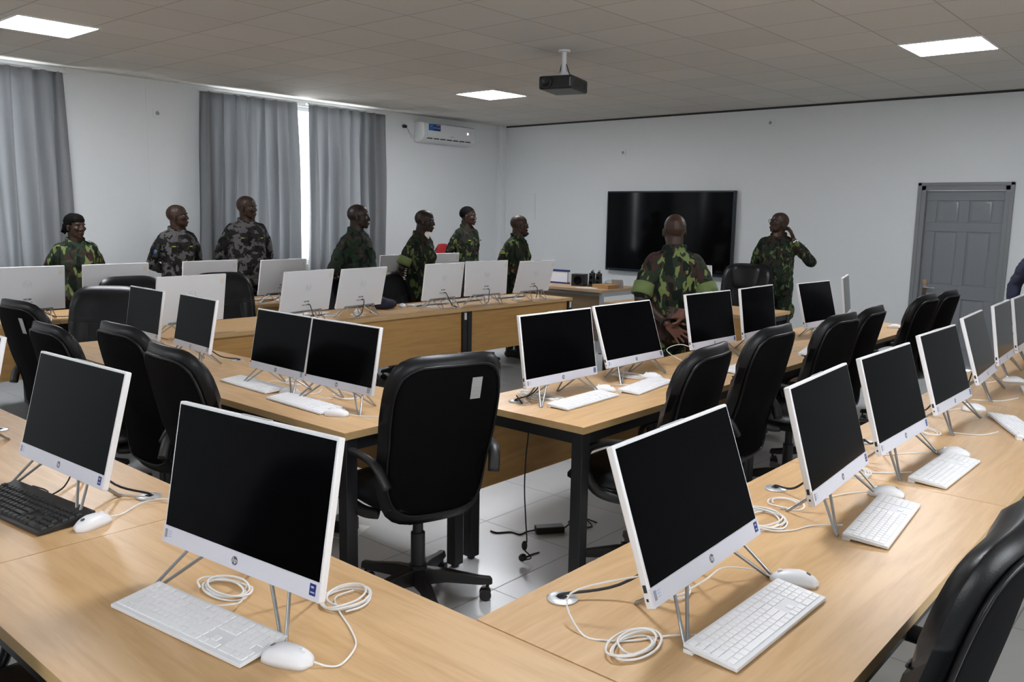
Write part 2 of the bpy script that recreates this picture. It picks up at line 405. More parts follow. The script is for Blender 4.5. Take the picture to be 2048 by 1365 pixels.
# ceiling lights
for i, (x, y) in enumerate(LED):
    lab = ['square white LED panel in the ceiling near the right edge of the photo', 'square white LED panel in the ceiling left of the projector',
           'square white LED panel in the ceiling at the top left corner', 'square white LED panel in the ceiling above the foreground tables', 'square white LED panel in the ceiling behind the camera',
           'square white LED panel in the ceiling at the rear left of the room'][i]
    o = empty('ceiling_light', (x, y, CEIL), 0, lab, 'light', 'square LED panels in the ceiling')
    a, b = .30, .286
    fm = MB()
    for s in (-1, 1):
        fm.box(min(s*a, s*b), max(s*a, s*b), -a, a, -.008, .01); fm.box(-b, b, min(s*a, s*b), max(s*a, s*b), -.008, .01)
    fm.build('lamp_frame', MT['lamp_frame'], o)
    MB().box(-b, b, -b, b, -.005, .01).build('diffuser', MT['led'], o)
# curtains
def curtain(x0, x1, flare0, flare1, label, y=YL-.16, folds=7, seed=0):
    rnd = random.Random(seed); nx = folds*14; nz = 24; z0, z1 = .04, 2.93
    ph = [rnd.uniform(-.2, .2) for _ in range(folds+2)]
    front = []
    for i in range(nz+1):
        t = i/nz; z = z1 + (z0-z1)*t; row = []
        a0 = x0 + flare0*t; a1 = x1 + flare1*t
        for j in range(nx+1):
            u = j/nx; k = u*folds; q = int(k)
            warp = ph[q]*(1-(k-q)) + ph[q+1]*(k-q)
            s = math.sin(2*PI*(k+warp*.5)); s = math.copysign(abs(s)**.7, s)
            amp = .058*(.5+.5*min(1, t*4)) * (1+.2*math.sin(q*2.1+seed))
            row.append((a0+(a1-a0)*u + .02*math.sin(k*5+t*3), y + amp*s + .008*math.sin(9*t+k), z))
        front.append(row)
    mb = MB(); vs = [p for r_ in front for p in r_]; W = nx+1
    mb.add(vs, [(i*W+j, i*W+j+1, (i+1)*W+j+1, (i+1)*W+j) for i in range(nz) for j in range(nx)])
    o = empty('curtain', ((x0+x1)/2, y, 0), 0, label, 'curtain', 'grey curtains along the window wall')
    m = mb.build('cloth', MT['curtain'], o, smooth=True); m.location = (-(x0+x1)/2, -y, 0)
    sd = m.modifiers.new('s', 'SOLIDIFY'); sd.thickness = .004
    rl = MB().box(x0-(x0+x1)/2-.02, x1-(x0+x1)/2+.02, -.02, .02, 2.925, 2.945).build('curtain_rail', MT['window_frame'], o)
curtain(1.2, 3.59, 0, .03, 'grey curtain hanging at the left edge of the photo', folds=15, seed=1)
curtain(5.03, 6.29, -.12, .02, 'grey curtain left of the bright window gap', folds=9, seed=2)
curtain(6.46, 7.68, -.05, .02, 'grey curtain right of the bright window gap', folds=8, seed=3)

# air conditioner
ac = empty('air_conditioner', (8.9, YL, 2.62), 0, 'white split air conditioner high on the wall near the corner', 'air conditioner')
prof = [(0, 0.02), (-.05, 0), (-.15, .03), (-.20, .07), (-.215, .12), (-.21, .22), (-.19, .27), (-.12, .285), (0, .285)]
mb = MB().loft([[(x, y, z) for y, z in prof] for x in (-.53, .53)])
mb.build('housing', MT['ac'], ac, bevel=.01)
MB().box(-.47, .50, -.222, -.205, .085, .262).build('front_panel', MT['ac'], ac, bevel=.008)
v = MB()
v.box(-.46, .48, -.198, -.165, .038, .05, T=None)
vent = v.build('louvre', MT['ac'], ac, bevel=.002)
v = MB()
for k in range(7): v.box(-.45+k*.13, -.35+k*.13, -.195, -.12, .052, .066)
v.build('vent_slot', MT['dark_slot'], ac)
st = MB().box(-.45, -.22, -.2245, -.2215, .165, .255).build('energy_sticker', MT['ac_sticker'], ac); st['label'] = 'blue sticker'
sm = MB().box(-.36, -.22, -.2255, -.224, .165, .255)
sm.mat(1)
for k in range(4): sm.cyl(.009, 0, .0008, 10, T=T_(-.345+k*.034, -.2258, .205, rx=R(90)))
sm.box(-.43, -.385, -.2262, -.2252, .222, .226); sm.box(-.30, -.24, -.2262, -.2252, .237, .243)
sm.build('sticker_print', [MT['deep_blue'], MT['pale_blue']], st)
MB().box(.33, .355, -.2235, -.221, .16, .185).build('indicator_light', MT['led_dot'], ac)
MB().box(-.03, .05, -.2235, -.221, .10, .108).build('badge', MT['grey_sticker'], ac)
MB().tube([(-.53, -.03, .06), (-.60, -.025, .10), (-.66, -.02, .17), (-.70, -.02, .20)], .004).tube([(-.53, -.03, .05), (-.60, -.02, .07), (-.68, -.02, .19)], .003).build('power_lead', MT['grey_tag'], ac, smooth=True)
MB().ell((-.73, -.03, .205), (.045, .025, .025)).build('plug', MT['black_plastic'], ac, smooth=True)

# projector
pj = empty('projector', (5.86, 4.54, 2.66), R(16), 'black projector hanging from the ceiling on a white pole', 'projector')
b = MB().box(-.19, .19, -.15, .15, 0, .11).build('housing', MT['black_plastic'], pj, bevel=.018, seg=3)
lens = MB().lathe([(.045, 0), (.05, .02), (.042, .035), (.036, .02)], 24, T=T_(-.185, .075, .055, ry=R(-90))).build('lens', MT['black_metal'], pj, smooth=True)
g = MB()
for k in range(6): g.box(-.1+k*.012, -.094+k*.012, -.1515, -.149, .03, .08)
for k in range(5): g.box(.08+k*.012, .086+k*.012, -.1515, -.149, .03, .08)
g.build('air_grille', MT['dark_slot'], pj)
MB().box(-.194, -.188, -.135, -.128, .02, .09).build('side_trim', MT['steel'], pj)
mt = MB().cyl(.022, .16, .34, 16, T=T_(0, 0, 0)).cyl(.05, .325, .34, 20).lathe([(.06, .112), (.055, .12), (.03, .165)], 16)
for a in (45, 135, 225, 315): mt.tube([(0, 0, .13), (.09*math.cos(R(a)), .09*math.sin(R(a)), .114)], .007, sub=1)
mt.build('ceiling_mount', MT['white_plastic'], pj, smooth=True, auto=40)
MB().tube([(.03, .02, .30), (.05, .05, .2), (.06, .07, .13), (.08, .09, .112)], .004).tube([(-.02, -.03, .22), (-.03, -.06, .15), (-.02, -.08, .112)], .004).build('cable', MT['black_cable'], pj, smooth=True)

# wall screen
tv = empty('wall_screen', (XB, 6.04, .86), 0, 'large black flat screen mounted on the back wall', 'screen')
MB().box(-.09, -.02, -.985, .985, 0, 1.12).build('bezel', MT['tv_frame'], tv, bevel=.004)
MB().box(-.092, -.089, -.965, .965, .035, 1.10).build('display', MT['tv_screen'], tv)
MB().box(-.02, 0, -.3, .3, .3, .8).build('wall_bracket', MT['black_metal'], tv)
MB().box(-.0925, -.0905, .92, .93, .012, .02).build('indicator_light', MT['white_plastic'], tv)

# sockets, cover, switch
def plate(x, y, z, wall, label, name='wall_socket', cat='socket', s=.045, m='wall'):
    o = empty(name, (x, y, z), {'L': R(-90), 'B': R(180)}[wall], label, cat)
    MB().box(0, .010, -s, s, -s, s).build('plate', MT['wall'], o, bevel=.003)
    k = MB().lathe([(.02, 0), (.022, .004), (.016, .004), (.014, .001)], 16, T=T_(.010, 0, 0, ry=R(90)))
    k.cyl(.004, 0, .004, 8, T=T_(.011, .007, 0, ry=R(90))).cyl(.004, 0, .004, 8, T=T_(.011, -.007, 0, ry=R(90)))
    k.build('socket_face', MT['grey_sticker'], o, smooth=True, auto=40)
plate(4.60, YL, 2.65, 'L', 'white socket high on the wall left of the middle curtain')
plate(XB, 6.84, 2.52, 'B', 'white socket on the back wall above the wall screen')
plate(XB, 4.67, 2.81, 'B', 'white socket high on the back wall nearest the ceiling')
sw = empty('light_switch', (XB, 1.72, 1.12), R(180), 'white light switch on the wall right of the grey door', 'switch')
MB().box(0, .01, -.06, .06, -.045, .045).build('plate', MT['white_plastic'], sw, bevel=.003)
MB().box(.01, .014, -.03, .03, -.025, .025).build('rocker', MT['white_plastic'], sw, bevel=.002)
cv = empty('wall_cover', (XB, 8.59, 1.75), R(180), 'white rectangular access cover on the wall left of the screen', 'cover')
MB().box(0, .012, -.16, .16, -.21, .21).build('cover_plate', MT['wall'], cv, bevel=.003)
MB().box(.012, .014, -.135, .135, -.185, .185).build('inner_lid', MT['wall'], cv, bevel=.001)

# ------------------------------------------------------------------ desks
DZ = .76
def make_desk(L, D, x, y, rz, label, tops=('oak', 'oak_edge', 'oak_shaded'), leg='black_metal', group='oak desks on black frames', grom=(), tags=(), inset=.03, panel=(.33, .705), lw=.055):
    o = empty('desk', (x, y, 0), rz, label, 'desk', group)
    mb = MB(); th = .03; g = .0015
    mb.mat(0); mb.box(-L/2+g, L/2-g, -D/2, D/2, DZ-.003, DZ)
    mb.mat(1); mb.box(-L/2+g, L/2-g, -D/2, D/2, DZ-th, DZ-.003)
    mb.build('tabletop', [MT[tops[0]], MT[tops[1]]], o)
    for sx in (-1, 1):
        for sy in (-1, 1):
            cx, cy = sx*(L/2-lw/2-.004), sy*(D/2-lw/2-.008)
            lg = MB().box(cx-lw/2, cx+lw/2, cy-lw/2, cy+lw/2, .012, DZ-th).build('leg', MT[leg], o, bevel=.003)
            MB().cyl(.018, 0, .012, 12, T=T_(cx, cy, 0)).build('foot', MT['black_plastic'], lg)
            if (sx, sy) in tags:
                MB().box(cx-.018, cx+.012, cy+lw/2, cy+lw/2+.0015, DZ-.105, DZ-.04).build('paper_label', MT['white_tag'], lg)
    fr = MB(); a = L/2-lw; b = D/2-lw
    for yy in (-(D/2-.035), D/2-.085): fr.box(-a, a, yy-.015, yy+.015, DZ-th-.05, DZ-th)
    for sx in (-1, 1): fr.box(sx*(L/2-.03)-.02, sx*(L/2-.03)+.02, -b, b, DZ-th-.05, DZ-th)
    fr.build('frame', MT[leg], o)
    if panel: MB().box(-L/2+lw+.006, L/2-lw-.006, D/2-inset-.018, D/2-inset, panel[0], panel[1]+.024).build('modesty_panel', MT[tops[2]], o)
    for gx, gy in grom:
        gm = MB().lathe([(.034, DZ), (.036, DZ+.003), (.030, DZ+.006), (.012, DZ+.0055), (.010, DZ+.001)], 28, T=T_(gx, gy, 0))
        gr = gm.build('cable_grommet', MT['alu'], o, smooth=True, auto=50)
        MB().box(gx-.009, gx+.009, gy-.006, gy+.012, DZ+.004, DZ+.0066).build('cable_slot', MT['dark_slot'], gr)
    return o
def span(a, b): return (b-a-.0, (a+b)/2)
def desk_y(y0, y1, x0, x1, rz, label, grom=(), **k):   # length along world Y
    pts = []
    cx, cy = (x0+x1)/2, (y0+y1)/2
    for gx, gy in grom:
        d = Matrix.Rotation(-rz, 2) @ Vector((gx-cx, gy-cy)); pts.append(tuple(d))
    return make_desk(y1-y0, x1-x0, cx, cy, rz, label, grom=pts, **k)
def desk_x(x0, x1, y0, y1, rz, label, grom=(), **k):
    pts = []; cx, cy = (x0+x1)/2, (y0+y1)/2
    for gx, gy in grom:
        d = Matrix.Rotation(-rz, 2) @ Vector((gx-cx, gy-cy)); pts.append(tuple(d))
    return make_desk(x1-x0, y1-y0, cx, cy, rz, label, grom=pts, **k)
AX0, AX1 = .555, 1.243
desk_y(.47, 2.21, AX0, AX1, R(-90), 'nearest oak desk, in the bottom left foreground with one white computer', grom=[])
desk_y(2.21, 3.84, AX0, AX1, R(-90), 'oak desk at the left edge carrying the black keyboard', grom=[(1.14, 2.42), (1.11, 3.58)])
desk_y(3.84, 5.46, AX0, AX1, R(-90), 'oak desk end beyond the left edge of the photo, behind the black keyboard desk')
desk_x(1.246, 2.885, .475, 1.165, 0, 'nearest oak desk of the right-hand run, joined to the foreground desk', grom=[(1.45, 1.09), (2.55, 1.07)])
desk_x(2.885, 4.50, .475, 1.165, 0, 'second oak desk of the right-hand run', grom=[(3.35, 1.06), (4.1, 1.07)])
desk_x(4.50, 6.10, .475, 1.165, 0, 'third oak desk of the right-hand run, near the right edge', grom=[(5.0, 1.07)])
desk_x(6.10, 7.70, .475, 1.165, 0, 'farthest oak desk of the right-hand run, cut by the right edge')
desk_y(2.60, 4.11, 2.015, 2.70, R(-90), 'oak desk of the inner left run under the two nearer small screens')
desk_y(4.11, 5.62, 2.015, 2.70, R(-90), 'oak desk of the inner left run farther from the camera, behind the row of chairs', grom=[(2.60, 4.33)])
desk_x(2.755, 4.36, 1.985, 2.68, 0, 'inner right oak desk whose bare front corner faces the camera', grom=[(2.93, 2.5)])
desk_x(4.36, 5.96, 1.985, 2.68, 0, 'middle oak desk of the inner right run, in front of the person seen from behind', grom=[(4.7, 2.55)])
desk_x(5.96, 7.56, 1.985, 2.68, 0, 'farthest oak desk of the inner right run', grom=[(6.6, 2.55)])
desk_x(2.72, 4.01, 5.39, 6.09, PI, 'oak desk at the left end of the middle row, front panel to the camera')
desk_x(4.01, 5.61, 5.39, 6.09, PI, 'oak desk in the centre of the middle row, front panel to the camera', grom=[(4.39, 5.49), (5.54, 5.48)], tags=[(-1, 1)])
desk_x(5.61, 7.21, 5.39, 6.09, PI, 'oak desk at the right end of the middle row', grom=[(5.96, 5.49), (6.85, 5.6)], tags=[(-1, 1)])
desk_x(1.0, 2.6, 6.84, 7.54, PI, 'oak desk of the rear row at the left edge')
desk_x(2.6, 4.2, 6.84, 7.54, PI, 'oak desk of the rear row under the white backs of two screens', grom=[(2.62+.1, 6.95)])
desk_x(4.2, 5.8, 6.84, 7.54, PI, 'oak desk of the rear row behind the black chair backs', grom=[(4.45, 6.95)])
desk_x(5.8, 7.4, 6.84, 7.54, PI, 'oak desk of the rear row hidden behind the middle row of screens')
desk_y(3.24, 4.90, 7.08, 7.80, R(90), 'teaching desk in front of the large padded armchair', grom=[(7.25, 3.62)], group='teaching desk')
desk_y(5.68, 7.30, 8.17, 8.98, R(90), 'darker side table with grey legs against the back corner', tops=('brown_top', 'brown_top', 'brown_panel'), leg='grey_metal', group='side table', panel=(.15, .66), lw=.04)

# ------------------------------------------------------------------ all-in-one computers
def make_computer(W, H, name='desktop_computer', z0=.083, chin=.042, sticker='blue_sticker', ports=True):
    o = empty(name)
    t = .018
    bd = MB().box(-t, 0, -W/2, W/2, 0, H).build('body', MT['back_shell'], o, bevel=.004, seg=3, loc=(0, 0, z0))
    bz = .007
    MB().box(-.001, .0008, -W/2+bz, W/2-bz, chin, H-bz).build('screen', MT['screen'], bd)
    MB().box(-.002, .0022, -W/2+.001, W/2-.001, .001, chin-.001).build('lower_bezel', MT['chin'], bd, bevel=.001)
    X = .0024; toF = lambda y, z: Matrix(((0, 0, 1, X), (1, 0, 0, y), (0, 1, 0, z), (0, 0, 0, 1)))
    lg = MB(); k = 24; r = .0098
    ring = lambda q, zz: [(q*math.cos(2*PI*j/k), q*math.sin(2*PI*j/k), zz) for j in range(k)]
    # round emblem: dark disc with the slanted letters cut light
    lg.mat(0); lg.loft([ring(r, 0), ring(r, .0006)], T=toF(0, chin*.5)); lg.mat(1)
    text_mb(lg, 'hp', .0165, toF(0, chin*.5+.001) @ Matrix.Translation((0, 0, .0007)), shear=.25)
    lg.build('emblem', [MT['logo'], MT['chin']], bd)
    s1 = MB().mat(0).box(X, X+.0004, W/2-.030, W/2-.012, .012, .036)
    s1.mat(1); s1.box(X+.0003, X+.0006, W/2-.026, W/2-.018, .027, .031).box(X+.0003, X+.0006, W/2-.027, W/2-.015, .017, .020)
    s1.build('processor_sticker', [MT[sticker], MT['pale_blue']], bd)
    s2 = MB().mat(0)
    if sticker == 'blue_sticker':
        s2.box(X, X+.0004, -W/2+.010, -W/2+.019, .014, .034)
        s2.mat(1)
        for q in range(3): s2.box(X, X+.0004, -W/2+.023, -W/2+.036, .017+q*.006, .0195+q*.006)
        s2.build('info_sticker', [MT['grey_sticker'], MT['pale_blue']], bd)
    else:
        s2.cyl(.005, 0, .0005, 12, T=toF(-W/2+.009, .030)); s2.build('info_sticker', MT['red_sticker'], bd)
    if ports:
        p = MB().box(-.013, -.005, -W/2-.0006, -W/2+.001, .034, .050).box(-.0115, -.0065, -W/2-.0006, -W/2+.001, .016, .022)
        p.build('side_port', MT['dark_slot'], bd)
    # back: raised emblem, label, port row, camera bar, cream sticker
    bk = lambda y, z: Matrix(((0, 0, -1, -t-.0003), (-1, 0, 0, y), (0, 1, 0, z), (0, 0, 0, 1)))
    e = MB(); q = .030
    e.loft([ring(q, 0), ring(q, .0012), ring(q*.88, .0012), ring(q*.88, 0)], cap=False, T=bk(0, H*.60)); text_mb(e, 'hp', .052, bk(0, H*.60+.003), depth=.0012, shear=.25)
    e.build('embossed_emblem', MT['emboss'], bd)
    l = MB().mat(0).box(-t-.0006, -t, .0, .030, H*.245, H*.28); l.mat(1).box(-t-.0006, -t, -.026, -.004, H*.247, H*.278)
    l.build('rating_label', [MT['grey_sticker'], MT['logo']], bd)
    p = MB()
    for yy, ww in ((.045, .004), (.030, .008), (.012, .007), (-.008, .011), (-.026, .011)): p.box(-t-.0008, -t+.002, yy-ww/2, yy+ww/2, H*.165, H*.195)
    p.build('port_row', MT['dark_slot'], bd)
    MB().box(-.014, -.005, -.05, .05, H, H+.0022).build('webcam_bar', MT['grey_tag'], bd, bevel=.001)
    MB().box(-t-.0006, -t, -W/2+.018, -W/2+.045, H*.80, H*.91).build('approval_sticker', MT['cream_sticker'], bd)
    # wire stand
    st = MB(); r = .0042
    for s in (-1, 1):
        st.tube([(-.012, s*.105, z0+.012), (.046, s*.208, .008), (.052, s*.220, .005), (.048, s*.224, .008), (-.012, s*.168, z0+.012)], r, sub=3)
        st.tube([(-.020, s*.03, z0+.012), (-.115, s*.10, .010), (-.125, s*.115, .005), (-.115, s*.125, .009), (-.020, s*.16, z0+.012)], r, sub=3)
    st.box(-.030, -.006, -.175, .175, z0-.002, z0+.012)
    st.build('wire_stand', MT['steel'], o, smooth=True, auto=50)
    return o
PROTO = {'L': make_computer(.54, .335), 'S': make_computer(.48, .30, z0=.08, chin=.036, sticker='grey_sticker')}
used = set()
def first_or_copy(proto, key):
    if key not in used:
        used.add(key); return proto
    return copy_tree(proto)
GC = {'A': 'white all-in-one computers on the foreground desks', 'B': 'white all-in-one computers on the right-hand desks', 'C': 'small white computers on the inner left desks',
      'D': 'white all-in-one computers on the inner right desks', 'E': 'white all-in-one computers in the middle row', 'F': 'white all-in-one computers in the rear row', 'S': 'computer on the teaching desk'}
def computer(row, x, y, yawd, tilt, label, cord=None, kind='L', side='R'):
    o = first_or_copy(PROTO[kind], kind)
    if row in 'EF': yawd += 180
    o.location = (x, y, DZ); o.rotation_euler.z = R(yawd)
    for c in o.children:
        if c.name.startswith('body'): c.rotation_euler.y = -R(tilt)
    tag(o, label, 'computer', GC[row])
    # black mains cord from the port row to the desk grommet, in the computer's own frame
    if cord is not None:
        Mi = (Matrix.Translation((x, y, DZ)) @ Matrix.Rotation(R(yawd), 4, 'Z')).inverted()
        g = Mi @ Vector((cord[0], cord[1], DZ)); tz = .083+.058
        p0 = Vector((-.022-math.sin(R(tilt))*.06, -.02, tz))
        m1 = Vector((p0.x-.035, p0.y*.6+g.y*.4*.3, tz-.03)); m2 = Vector((p0.x*.5+g.x*.5-.02, p0.y*.5+g.y*.5, .03))
        MB().tube([p0+Vector((.015, 0, 0)), p0+Vector((-.012, 0, 0)), m1, m2, Vector((g.x, g.y, .012)), Vector((g.x, g.y, .004))], .0035, sub=6).build('power_cord', MT['black_cable'], o, smooth=True)
    return o
# x, y, yaw, tilt from measured corners
computer('A', .932, 1.595, 185.7, 10.5, 'white computer nearest the camera in the left foreground, biggest screen in the photo')
computer('A', .954, 2.598, 182.7, 14.7, 'white computer behind the black keyboard on the left', (1.14, 2.42))
computer('A', .96, 3.52, 181, 13, 'white computer cut off by the left edge of the photo', (1.11, 3.58))
computer('B', 1.667, .832, -87.6, 19.1, 'first and nearest computer on the right-hand desks, leaning well back', (1.45, 1.09))
computer('B', 2.497, .839, -86.3, 15.8, 'second computer along the right-hand desks', (2.55, 1.07))
computer('B', 3.154, .852, -90.3, 16.1, 'third computer along the right-hand desks', (3.35, 1.06))
computer('B', 3.939, .88, -90.5, 16.6, 'fourth computer along the right-hand desks', (4.1, 1.07))
computer('B', 4.789, .932, -86.6, 16.9, 'fifth computer along the right-hand desks with greyish reflection', (5.0, 1.07))
computer('B', 5.487, .983, -87.4, 9.1, 'sixth computer along the right-hand desks, narrow in view beside the door')
computer('B', 6.10, 1.00, -88, 9, 'last computer at the right edge of the photo on the right-hand desks')
computer('C', 2.285, 3.007, 180.3, 10.3, 'small white computer right of the pair in front of the middle row panel', kind='S')
computer('C', 2.298, 3.501, 178.2, 11, 'small white computer left of the pair in front of the middle row panel', kind='S')
computer('C', 2.37, 4.447, 174.6, 10.4, 'small white computer beside the silver cable grommet on the inner left desks', (2.60, 4.33), kind='S')
computer('C', 2.40, 5.10, 177, 9, 'small white computer farthest left on the inner left desks', kind='S')
computer('D', 3.141, 2.389, -91, 8.7, 'white computer at the near end of the inner right desks by the bare corner', (2.93, 2.5))
computer('D', 3.846, 2.429, -90.5, 18.4, 'white computer leaning back, second on the inner right desks')
computer('D', 4.716, 2.423, -91.9, 10.7, 'white computer just right of the person seen from behind', (4.7, 2.55))
computer('D', 5.36, 2.42, -88, 8, 'white computer in front of the large padded armchair')
computer('D', 6.233, 2.34, -93, 14.8, 'white computer before the bare back wall, right of the person with hand to ear', (6.6, 2.55))
computer('D', 7.0, 2.42, -75, 7, 'farthest white computer on the inner right desks, with grey looking screen')
computer('E', 2.939, 5.516, -83.5, 8.8, 'white computer back at the left end of the middle row')
computer('E', 3.903, 5.539, -79, 11.6, 'white computer back behind the pair of small screens', (3.95, 5.44))
computer('E', 4.476, 5.586, -82.1, 13.5, 'white computer back in the middle row, in front of the broad smiling person', (4.39, 5.49))
computer('E', 5.445, 5.588, -85.1, 8, 'white computer back left of the black table leg joint in the middle row', (5.54, 5.48))
computer('E', 6.049, 5.591, -95.8, 3.2, 'upright white computer back, second from the right end of the middle row', (5.96, 5.49))
computer('E', 6.71, 5.565, -91.5, 15.4, 'white computer back at the right end of the middle row', (6.85, 5.6))
computer('F', 2.40, 6.93, -90, 6, 'white computer back at the left edge of the rear row, before the woman', (2.72, 6.95))
computer('F', 3.07, 6.93, -88, 5, 'white computer back in the rear row between the woman and the sleeve badge wearer')
computer('F', 3.92, 6.98, -87, 6, 'white computer back of the rear row right of the person with the arm badge')
computer('F', 4.623, 6.93, -84.1, 10.7, 'white computer back in the rear row, below the tall person in grey camouflage', (4.45, 6.95))
computer('F', 5.33, 6.95, -60, 12, 'white computer of the rear row mostly hidden behind the broad smiling person')
computer('F', 6.10, 6.95, -88, 6, 'white computer back of the rear row, left of the person with rolled sleeves')
computer('F', 6.76, 6.95, -88, 6, 'white computer back of the rear row in front of the young person with short hair')
computer('S', 7.42, 4.14, 2, 8, 'white computer on the teaching desk, half hidden by the person seen from behind')

# ------------------------------------------------------------------ keyboards
def make_keyboard(name, W, D, mb_m, key_m, black=False):
    o = empty(name)
    zf, zb = .006, .020 if not black else .028
    b = MB().loft([[(D/2, y, .002), (D/2, y, zf+.004), (-D/2, y, zb), (-D/2, y, zb-.012 if not black else .004)] for y in (-W/2, W/2)])
    for s in (-1, 1): b.box(-D/2, -D/2+.022, s*(W/2-.012)-.012, s*(W/2-.012)+.012, 0, zb-.006)
    b.build('case', mb_m, o, bevel=.0015)
    k = MB(); sl = (zb-zf-.004)/D; kr = D*.9/6.3 if not black else .019
    T0 = T_(0, 0, (zb+zf+.004)/2, ry=math.atan(sl))
    x0 = -D/2 + (D*.06 if not black else .032)
    U = (W-.012)/22.6
    rows = [[(0, 1), (2, 4), (6.5, 4), (11, 4), (15.25, 3), (18.6, 4)],
            [(0, 13), (13, 1, 2), (15.25, 3), (18.6, 4)], [(0, 1, 1.5), (1.5, 12), (13.5, 1, 1.5), (15.25, 3), (18.6, 4)],
            [(0, 1, 1.75), (1.75, 11), (12.75, 1, 2.25), (18.6, 3)], [(0, 1, 2.25), (2.25, 10), (12.25, 1, 2.75), (16.25, 1), (18.6, 4)],
            [(0, 3, 1.25), (3.75, 1, 6.25), (10, 4, 1.25), (15.25, 3), (18.6, 1, 2), (20.6, 2)]]
    for r_, row in enumerate(rows):
        for g in row:
            st, n_ = g[0], g[1]; w_ = g[2] if len(g) > 2 else 1
            for q in range(n_):
                y0 = -(W/2) + .006 + (st+q*w_)*U; y1 = y0 + w_*U
                xa = x0 + r_*kr; xb = xa + kr; e = .0013; h = .0022 if not black else .006
                y0, y1 = -y1, -y0      # reading order left to right for a person on the +x side
                i_ = .0 if not black else .0025
                k.loft([[(xa+e, y0+e, 0), (xb-e, y0+e, 0), (xb-e, y1-e, 0), (xa+e, y1-e, 0)], [(xa+e+i_, y0+e+i_, h), (xb-e-i_, y0+e+i_, h), (xb-e-i_, y1-e-i_, h), (xa+e+i_, y1-e-i_, h)]], T=T0)
    k.v = [Vector((v.x, -v.y, v.z)) for v in k.v]
    k.build('key_field', key_m, o)
    return o
KB = make_keyboard('keyboard', .43, .118, MT['key_base'], MT['key'])
def coil(mb, x, y, z, rx, ry, turns, r=.0025, seed=0, rot=0):
    rnd = random.Random(seed); pts = []; per = 9
    offs = [(rnd.uniform(-.22, .22), rnd.uniform(-.22, .22), rnd.uniform(.72, 1.12)) for _ in range(int(turns)+3)]
    for i in range(int(turns*per)):
        u = i/per; q = int(u); f = u-q; o0, o1 = offs[q], offs[q+1]
        ox, oy, k = [p*(1-f)+n_*f for p, n_ in zip(o0, o1)]
        a = 2*PI*u + seed
        pts.append((x + rx*(ox+k*math.cos(a)), y + ry*(oy+k*math.sin(a)), z + .002 + .0045*(q % 3) + .003*math.sin(i*.6+seed)))
    mb.tube(pts, r, n=6, sub=4)
    return pts
def keyboard(x, y, yawd, label, group, cord=None, seed=0, cl=None):
    o = first_or_copy(KB, 'kb'); o.location = (x, y, DZ); o.rotation_euler.z = R(yawd)
    tag(o, label, 'keyboard', group)
    if cord or cl:
        Mi = (Matrix.Translation((x, y, DZ)) @ Matrix.Rotation(R(yawd), 4, 'Z')).inverted()
        mb = MB()
        if cord: mb.tube([Mi @ Vector((*p[:2], DZ + (p[2] if len(p) > 2 else .003))) for p in cord], .0022, n=6, sub=6)
        if cl:
            for (cx, cy, rx, ry, tn) in cl:
                q = Mi @ Vector((cx, cy, DZ)); coil(mb, q.x, q.y, .002, rx, ry, tn, seed=seed)
        mb.build('cord', MT['cable'], o, smooth=True)
    return o
GK = 'slim white keyboards lying before their screens'
keyboard(.828, 1.575, 187, 'white keyboard in the left foreground, largest in the photo', GK, cord=[(.885, 1.60, .015), (.91, 1.57, .02), (.95, 1.60, .004), (1.00, 1.66, .004)], cl=[(.955, 1.685, .040, .075, 4.6)], seed=3)
keyboard(1.640, .705, -91, 'white keyboard of the nearest right-hand computer', GK, cord=[(1.50, .76, .012), (1.46, .82, .004), (1.40, .86, .003), (1.36, .90, .003), (1.345, .96, .004), (1.40, 1.03, .05), (1.50, .90, .10)], cl=[(1.375, .85, .036, .066, 4.6)], seed=5)
keyboard(2.475, .712, -85, 'white keyboard of the second right-hand computer', GK, cord=[(2.34, .78, .012), (2.30, .85, .003), (2.22, .88, .003), (2.17, .93, .006), (2.20, 1.03, .010), (2.31, 1.0, .006)], cl=[(2.24, .99, .075, .085, 4.6)], seed=6)
keyboard(3.145, .715, -91, 'white keyboard of the third right-hand computer', GK, cord=[(3.02, .79, .012), (2.98, .86, .003), (2.92, .93, .003)], cl=[(2.90, .95, .08, .07, 4.6)], seed=7)
keyboard(4.05, .665, -64, 'white keyboard turned slantwise near the right edge', GK, cord=[(3.88, .70, .012), (3.80, .75, .003), (3.76, .86, .003)], cl=[(3.70, .92, .04, .06, 2.4)], seed=8)
keyboard(4.86, .72, -75, 'white keyboard cut by the right edge beyond the slanting one', GK, cord=[(4.72, .78, .012), (4.62, .84, .003), (4.55, .95, .003)], cl=[(4.5, 1.0, .04, .05, 2)], seed=9)
keyboard(2.195, 3.13, 178, 'white keyboard before the right one of the two small paired screens', GK, cord=[(2.25, 3.12, .012), (2.29, 3.10, .02), (2.36, 3.14, .003)], cl=[(2.42, 3.12, .04, .07, 2.5)], seed=10)
keyboard(2.265, 3.65, 178, 'white keyboard before the left one of the two small paired screens', GK, cord=[(2.32, 3.62, .012), (2.36, 3.60, .02), (2.42, 3.56, .003)], cl=[(2.45, 3.56, .04, .07, 2.5)], seed=11)
keyboard(3.155, 2.275, -88, 'white keyboard on the inner right desk by the bare corner', GK, cord=[(3.04, 2.34, .012), (3.0, 2.40, .003), (2.98, 2.46, .003)], cl=[(3.08, 2.47, .13, .05, 4.6)], seed=12)
keyboard(3.665, 2.25, -83, 'white keyboard second along the inner right desks', GK, cord=[(3.60, 2.32, .012), (3.58, 2.40, .003)], cl=[(3.84, 2.46, .12, .06, 5)], seed=13)
